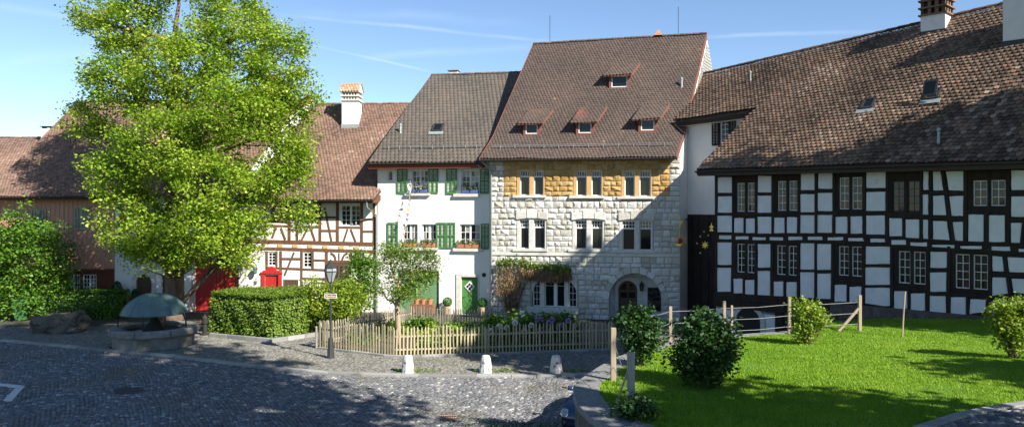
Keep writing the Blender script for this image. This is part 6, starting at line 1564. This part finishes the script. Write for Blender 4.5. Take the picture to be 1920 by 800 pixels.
# ------------------------------------------------------------------ street lamp and sign
lp = gnd(620, 671, PZ); la_ = thing('street_lamp', 'black street lamp with glass lantern in front of the picket fence', 'street lamp', (lp.x, lp.y, PZ))
MB().lathe([(.15, -.02), (.14, .1), (.10, .78), (.06, .82)], 8).build('base', 'metal_dark', la_)
MB().lathe([(.045, .8), (.035, 2.85), (.06, 2.88), (.03, 2.95), (.03, 3.0)], 10).build('pole', 'metal_dark', la_)
lz = 3.0; prl = [(.10, lz), (.24, lz+.42), (.21, lz+.56)]
MB().lathe(prl, 6).build('lantern_glass', 'lamp_glass', la_)
fr_ = MB()
for k in range(6):
    a = 2*math.pi*k/6; fr_.tube([(r_*1.03*math.cos(a), r_*1.03*math.sin(a), z_) for r_, z_ in prl], .014, 4)
for r_, z_ in prl: fr_.tube([(r_*1.03*math.cos(2*math.pi*k/6), r_*1.03*math.sin(2*math.pi*k/6), z_) for k in range(7)], .016, 4)
fr_.build('lantern_frame', 'metal_dark', la_)
MB().lathe([(.25, lz+.56), (.20, lz+.66), (.09, lz+.74), (.05, lz+.84), (.015, lz+.9)], 6).build('lantern_roof', 'metal_dark', la_)
sp_ = at(620, 554.5, lp.y-.06); sg = thing('street_name_sign', 'small brown street name plate on the lamp post', 'sign', (sp_.x, sp_.y, sp_.z))
MB().box(-.24, .24, 0, .015, -.085, .085).build('plate', 'sign_brown', sg)
fb = MB()
for q in ((-.24, .24, .075, .09), (-.24, .24, -.09, -.075), (-.24, -.225, -.075, .075), (.225, .24, -.075, .075)): fb.box(q[0], q[1], -.006, .01, q[2], q[3])
fb.build('border', 'paint_white', sg)
tcu = bpy.data.curves.new('lettering', 'FONT'); tcu.body = 'Oberburg'; tcu.size = .125; tcu.align_x = 'CENTER'; tcu.align_y = 'CENTER'; tcu.extrude = .002
tob = bpy.data.objects.new('lettering_tmp', tcu); COL.objects.link(tob); bpy.context.view_layer.update()
tm = bpy.data.meshes.new_from_object(tob); bpy.data.objects.remove(tob); tm.materials.clear(); tm.materials.append(M['paint_white'])
inst('lettering', tm, sg, (0, -.006, 0), (math.pi/2, 0, 0))
MB().tube([(-.0, .015, .05), (0, .06, .05)], .02, 5).build('clip', 'metal_dark', sg)
# ------------------------------------------------------------------ bollards
for px, lb in ((765, 'white stone bollard at the kerb nearest the lamp post'), (911, 'white stone bollard, middle one of three along the kerb'), (1043, 'dark-topped white stone bollard in shade near the curved wall')):
    p = gnd(px, 698, PZ); b = thing('bollard', lb, 'bollard', (p.x, p.y, PZ), R.uniform(0, 1), 'stone bollards along the kerb')
    MB().lathe([(.245, -.03), (.235, .1), (.185, .5), (.15, .6), (.12, .625)], 9, (0, 0, 0), .07).build('stone_body', 'bollard', b, bevel=.015)
    q = weeds('weeds', {765: 'grass tufts at the foot of the bollard nearest the lamp post', 911: 'grass tufts round the middle bollard', 1043: 'sparse grass at the foot of the shaded bollard'}[px], (p.x+.35, p.y+.1, PZ), .85, .16, 260, .12, 'leaf_hedge')
weeds('weeds', 'green tuft growing at the foot of the fence below the white peonies', (*gnd(915, 676, PZ).xy, PZ), .35, .2, 160, .4)
weeds('weeds', 'grassy tufts at the bottom edge of the cobbled street beside the wall', (*gnd(990, 806).xy, 0), 2.2, .5, 900, .25, 'leaf_dark')
# ------------------------------------------------------------------ pots and flower boxes
def hang(fac, x, y, z): return fac.world(x, y, z)
for i, (px, lb) in enumerate(((842, 'round clipped box ball in a pale pot left of the green door'), (907, 'round clipped box ball in a pot right of the green door'))):
    x, _ = G.P(px, 585); b = G.world(x, -.35, PZ); t = thing('potted_box_ball', lb, 'potted plant', b, 0, 'box balls beside the green door')
    MB().lathe([(.15, 0), (.2, .42), (.22, .43), (.22, .48), (.17, .47)], 14).build('pot', 'pot_pale', t)
    u_ = unit(NR.normal(size=(900, 3))); leaves('foliage', u_*.25*(.93+.1*NR.random((900, 1)))+np.array([0, 0, .72]), .06, 'leaf_box', t, out=u_)
x0, x1, _, _ = G.rect(778, 574, 821, 590); xm = (x0+x1)/2; wd = x1-x0; b = G.world(xm, -.7, PZ)
pl = thing('planter_trough', 'long brown trough planter in front of the green garage door', 'planter', b, G.th)
MB().hull8([(-wd/2+.05, -.2, 0), (wd/2-.05, -.2, 0), (wd/2-.05, .2, 0), (-wd/2+.05, .2, 0), (-wd/2, -.24, .62), (wd/2, -.24, .62), (wd/2, .24, .62), (-wd/2, .24, .62)]).build('trough', 'terracotta_brown', pl, bevel=.015)
for k, lb in ((-.35, 'left terracotta pot on the brown trough'), (.02, 'middle terracotta pot on the brown trough'), (.4, 'right terracotta pot on the brown trough')):
    p = Vector(b)+Vector((G.u.x*k, G.u.y*k, .62)); t = thing('terracotta_pot', lb, 'pot', p, G.th, 'terracotta pots on the trough')
    MB().lathe([(.12, -.02), (.16, .2), (.175, .2), (.175, .25), (.15, .25)], 12).build('pot', 'terracotta', t)
    leaves('foliage', NR.normal(size=(50, 3))*.05+np.array([0, 0, .3]), .06, 'leaf_yellow', t)
def flower_box(px0, px1, py, m, lb, npot, petal):
    x0, x1, z, _ = G.rect(px0, py-4, px1, py); b = G.world((x0+x1)/2, -.1, z+.02); wd = x1-x0
    t = thing('flower_box', lb, 'flower box', b, G.th, 'flower boxes on the window sills')
    for k in range(npot):
        a0 = -wd/2+wd*k/npot+.01; a1 = -wd/2+wd*(k+1)/npot-.01; MB().hull8([(a0+.02, -.07, 0), (a1-.02, -.07, 0), (a1-.02, .08, 0), (a0+.02, .08, 0), (a0, -.09, .2), (a1, -.09, .2), (a1, .1, .2), (a0, .1, .2)]).build('box', m, t, bevel=.008)
    n_ = 220; p = np.stack([NR.uniform(-wd/2, wd/2, n_), NR.normal(size=n_)*.07-.03, .22+np.abs(NR.normal(size=n_))*.12], 1); leaves('foliage', p, .08, 'leaf_hedge', t)
    p = np.stack([NR.uniform(-wd/2, wd/2, 70), NR.normal(size=70)*.07-.06, .28+np.abs(NR.normal(size=70))*.12], 1); leaves('flowers', p, .06, petal, t)
flower_box(774, 802, 362, 'box_blue', 'blue flower box with violet blooms on the upper left sill', 2, 'petal_violet')
flower_box(867, 897, 363, 'box_blue', 'blue flower box with violet blooms on the upper right sill', 2, 'petal_violet')
flower_box(753, 782, 463, 'terracotta', 'terracotta flower box on the leftmost lower sill', 2, 'petal_violet')
flower_box(790, 817, 463, 'terracotta', 'terracotta flower box on the middle lower sill', 1, 'petal_violet')
flower_box(858, 900, 465, 'terracotta', 'terracotta flower boxes below the lower right window of the white house', 3, 'petal_violet')
for px, lb, s in ((234, 'dark clipped cone shrub in a pot left of the arched door', 1.0), (268, 'small potted cone shrub right of the arched door', .75)):
    x, _ = Cf.P(px, 580); b = Cf.world(x, -.8, PZ); t = thing('potted_cone', lb, 'potted plant', b, 0, 'potted cones at the arched door')
    MB().lathe([(.2*s, 0), (.3*s, .5*s), (.33*s, .52*s), (.33*s, .6*s), (.27*s, .58*s)], 14).build('pot', 'copper_patina', t)
    n_ = 1400; h_ = NR.random(n_); a = NR.random(n_)*2*math.pi; r_ = .36*s*np.sqrt(np.clip(1-h_**2.2, 0, 1))*np.minimum(1, .6+h_*3); leaves('foliage', np.stack([r_*np.cos(a), r_*np.sin(a), .6*s+h_*1.15*s], 1), .07, 'leaf_dark', t, out=np.stack([np.cos(a), np.sin(a), .3+0*a], 1))
# string of pennants down the white house
fs = thing('pennant_string', 'string of small coloured pennants hanging down the white house front', 'pennants', G.world(*[G.P(768, 335)[0], -.1], G.P(768, 335)[1])); fo_ = Vector(fs.location)
ps = []
for px, py, d in ((769, 332, -.06), (769, 355, -.30), (767, 385, -.52), (763, 415, -.75), (757, 445, -.98), (748, 470, -1.2)):
    x, z = G.P(px, py, d); ps.append(G.world(x, d, z)-fo_)
MB().tube(ps, .012, 4).build('string', 'flag_white', fs)
cum = [0]
for a, b in zip(ps, ps[1:]): cum.append(cum[-1]+(b-a).length)
fm_ = {c: MB().add([(-.12, 0, .02), (.10, .02, .0), (0.0, .03, -.27), (-.12, .004, .02), (.10, .024, 0), (0, .034, -.27)], [(0, 2, 1), (3, 4, 5)]).mesh('pennant', c) for c in ('flag_red', 'flag_blue', 'flag_white', 'flag_green', 'flag_yellow')}
for k in range(15):
    p = poly_interp(ps, cum, cum[-1]*(k+.5)/15); inst('pennant', fm_[['flag_red', 'flag_blue', 'flag_white', 'flag_green', 'flag_red', 'flag_white', 'flag_yellow'][k % 7]], fs, p, (R.uniform(-.3, .3), R.uniform(-.3, .3), R.uniform(-.8, .8)), (.8, 1, .8))
# ------------------------------------------------------------------ hanging inn signs in the passage
cs_ = thing('crown_inn_sign', 'gilded iron bracket with a hanging golden crown at the stone house corner', 'sign', at(1302, 412, 42.4)); co = Vector(cs_.location)
pa_ = [at(1303, 410, 42.4), at(1293, 409, 41.6), at(1285, 411, 40.9), at(1278, 417, 40.3), at(1274, 427, 40.1)]
MB().tube([p-co for p in pa_[:3]], .025, 6).build('bracket', 'iron', cs_); MB().tube([p-co for p in pa_[2:]], [.03, .11, .05], 8).build('gilt_horn', 'gold', cs_)
MB().tube([p-co for p in (at(1303, 420, 42.4), at(1295, 415, 41.8), at(1286, 412, 41.0))], .018, 5).build('bracket', 'iron', cs_)
MB().tube([p-co for p in (at(1274, 427, 40.1), at(1274, 443, 40.1))], .012, 5).build('chain', 'gold', cs_)
cc = at(1275, 452, 40.1)-co
MB().lathe([(.22, -.22), (.25, -.22), (.25, -.13), (.22, -.13)], 16, cc).build('crown_band', 'gold', cs_)
for k in range(6):
    a = 2*math.pi*k/6; MB().tube([cc+Vector((r_*math.cos(a), r_*math.sin(a), z_)) for r_, z_ in ((.24, -.15), (.33, .05), (.26, .2), (.06, .16))], .022, 5).build('crown_arch', 'gold', cs_)
MB().lathe([(.02, -.12), (.11, -.05), (.13, .05), (.05, .14)], 10, cc).build('crown_cushion', 'gem_red', cs_)
MB().lathe([(.02, .14), (.06, .2), (.06, .25), (.02, .31)], 8, cc).build('orb', 'gold', cs_)
ss = thing('star_inn_sign', 'dark wrought iron sign with a gilded star by the black timber house corner', 'sign', at(1345, 410, 37.0)); so_ = Vector(ss.location)
MB().tube([Vector((0, 0, 0)), at(1312, 408, 36.6)-so_], .02, 5).tube([at(1343, 490, 37)-so_, at(1335, 440, 36.8)-so_, at(1316, 412, 36.6)-so_], .016, 5).build('bracket', 'iron', ss)
for px in (1314, 1322, 1330): MB().tube([at(px, 409, 36.7)-so_, at(px+1, 480, 36.7)-so_], .01, 4).build('rod', 'iron', ss)
def star(c, r, n, m='gold', rin=.35):
    poly = [(c.x+(r if k % 2 == 0 else r*rin)*math.sin(math.pi*k/n), c.z+(r if k % 2 == 0 else r*rin)*math.cos(math.pi*k/n)) for k in range(2*n)]
    return MB().prism(poly[::-1], c.y-.02, c.y+.02)
star(at(1322, 459, 36.6)-so_, .2, 8).build('gilt_star', 'gold', ss)
c = at(1334, 425, 36.7)-so_; MB().prism([(c.x-.1, c.z-.2), (c.x+.1, c.z-.2), (c.x+.03, c.z-.06), (c.x+.12, c.z), (c.x+.03, c.z+.05), (c.x, c.z+.2), (c.x-.03, c.z+.05), (c.x-.12, c.z), (c.x-.03, c.z-.06)], c.y-.02, c.y+.02).build('gilt_figure', 'gold', ss)
for px, py in ((1313, 443), (1320, 434), (1328, 441), (1307, 456), (1313, 474)): MB().lathe([(.005, -.045), (.04, -.01), (.035, .02), (.005, .045)], 7, at(px, py, 36.65)-so_).build('gilt_drop', 'gold', ss)
# ------------------------------------------------------------------ parked car, mostly hidden by the wall
fwd = Vector((-.4, -.917, 0)).normalized(); rgt = Vector((-fwd.y, fwd.x, 0))      # rgt: driver's left, seen on the right
fl = Vector((1.2, 20.6, 0)); car = thing('parked_car', 'dark blue car parked behind the curved wall, only headlight and mirror showing', 'car', fl+rgt*.8-fwd*.3, math.atan2(-rgt.y, -rgt.x)+math.pi)
# local frame: x to the right in the picture, y to the back of the car
prof_c = [(-.35, .30), (-.42, .50), (-.30, .72), (.1, .82), (.85, .90), (1.5, 1.22), (2.1, 1.26), (2.9, 1.2), (3.4, .95), (3.7, .85), (3.75, .35)]
secs = []
def sect(y, z): 
    w_ = .80 if z < .75 else (.74 if z < .95 else .56)
    nose = max(0, -y)*.55; return [(-w_+nose, y, z), (-w_*.55, y-.05*(y < 0), z+.02), (0, y-.09*(y < 0), z+.035), (w_*.55, y-.05*(y < 0), z+.02), (w_-nose, y, z)]
vs_ = []; fs_ = []
for y, z in prof_c: vs_ += sect(y, z)
for i in range(len(prof_c)-1):
    for j in range(4): fs_.append((i*5+j, i*5+j+1, (i+1)*5+j+1, (i+1)*5+j))
nb = len(vs_)
for side in (0, 4):
    for i, (y, z) in enumerate(prof_c): v = vs_[i*5+side]; vs_.append((v[0], v[1], .25))
    off_ = nb+(0 if side == 0 else len(prof_c))
    for i in range(len(prof_c)-1):
        q = (i*5+side, (i+1)*5+side, off_+i+1, off_+i); fs_.append(q if side == 4 else q[::-1])
cb = MB().add(vs_, fs_).build('body', 'car_paint', car, smooth=True)
for x, y in ((-.72, .35), (.72, .35), (-.72, 2.9), (.72, 2.9)):
    wh_ = MB().lathe([(.2, -.09), (.3, -.09), (.31, 0), (.3, .09), (.2, .09)], 18).build('wheel', 'rubber', car); wh_.matrix_local = Matrix.Translation((x, y, .31)) @ Matrix.Rotation(math.pi/2, 4, 'Y')
for s in (-1, 1):
    hd_ = MB().lathe([(.13, 0), (.13, .03), (.10, .06), (.03, .075)], 18).build('headlight', 'chrome', car); hd_.matrix_local = Matrix.Translation((s*.56, -.36, .62)) @ Matrix.Rotation(math.radians(72), 4, 'X'); MB().lathe([(.09, .055), (.085, .075), (.03, .09)], 14).build('lens', 'lamp_glass', hd_)
    mi = MB().lathe([(.02, -.1), (.08, -.07), (.09, 0), (.08, .07), (.02, .1)], 12).build('mirror', 'car_paint', car, smooth=True); mi.matrix_local = Matrix.Translation((s*.86, .95, .98)) @ Matrix.Rotation(math.pi/2, 4, 'Y') @ Matrix.Scale(.75, 4, (1, 0, 0)); MB().tube([(s*.7, 1.0, .88), (s*.84, .96, .95)], .02, 5).build('mirror_arm', 'rubber', car)
    fg = MB().lathe([(.06, 0), (.05, .03)], 12).build('fog_lamp', 'chrome', car); fg.matrix_local = Matrix.Translation((s*.55, -.42, .42)) @ Matrix.Rotation(math.pi/2, 4, 'X')
MB().box(-.62, .62, -.48, -.40, .46, .52).build('bumper', 'rubber', car)
# ------------------------------------------------------------------ trees out of view, crowns placed for the shade they throw
def sun_lobes(base, lobes):      # crown heights above ground decide how far the shade is thrown
    return [(x-.212*(z+base[2])+.212*12, y, z, a, b, c) for x, y, z, a, b, c in lobes]
tree('shade_tree', 'tall tree behind the viewpoint casting dappled shade on the street', (10.5, 7, 0),
     [(0, 0, 0, .6), (.1, 0, 5, .5), (0, .2, 10, .4), (.2, 0, 17, .3), (0, 0, 25, .12)],
     sun_lobes((10.5, 7, 0), [(0, 0, 17, 4.2, 4.2, 4.5), (-1.5, -2, 22, 4.5, 4.5, 4.5), (1.2, 1, 22, 3.8, 3.8, 4), (-.5, 0, 27, 3.8, 3.8, 3.5), (-3, -3.2, 16, 4, 4, 4.5), (-3.5, -4.5, 24, 4, 4, 4), (1.5, 2.0, 27, 3.2, 3.2, 3.5), (-1, -1, 30.5, 3.2, 3.2, 3), (2, 1.5, 31, 3.0, 3.0, 3.0)]), 720, 42, .55, .45, 'leaf_mid', limb_r=.2)
tree('shade_tree', 'low garden tree right of the viewpoint shading the near lawn', (13, 6.5, 1.9),
     [(0, 0, 0, .3), (0, 0, 2, .25), (0, 0, 7, .15)],
     sun_lobes((13, 6.5, 1.9), [(0, 0, 7, 2.2, 2.2, 3.4), (-1.6, -2.1, 7, 2.4, 2.4, 3.6), (-3.6, -4.6, 6.5, 2.6, 2.6, 3.4), (-5.5, -7, 6, 2.6, 2.6, 3.2), (4.6, 4.6, 5.8, 1.9, 1.9, 2.2), (2.0, 2.0, 3.4, 2.0, 2.0, 1.8)]), 520, 42, .42, .36, 'leaf_mid', limb_r=.12)
tree('shade_tree', 'unseen tree added beside the black timber house to shade its lower roof', (22.5, 19, 1.0),
     [(0, 0, 0, .4), (0, 0, 5, .35), (0, 0, 12, .2)],
     sun_lobes((22.5, 19, 1.0), [(3, .5, 11, 3.6, 3.6, 4), (5, 1.5, 8, 3.5, 3.5, 4), (-4.0, -.4, 14.3, 2.9, 2.9, 3.6), (-1.5, 2.6, 16.3, 2.9, 2.9, 3.0), (-2.2, .8, 17.5, 2.4, 2.4, 2.4), (-5.7, -2.3, 14.2, 2.2, 2.2, 3.2), (1.0, 5.0, 13.5, 2.0, 2.0, 3.4), (.4, 5.2, 19, 1.6, 1.6, 1.6), (-1.0, 5.0, 18.4, 1.3, 1.3, 1.3)]), 760, 42, .42, .42, 'leaf_mid', limb_r=.15)  # added caster, lobes set to shade the roof, fence and lower stone front
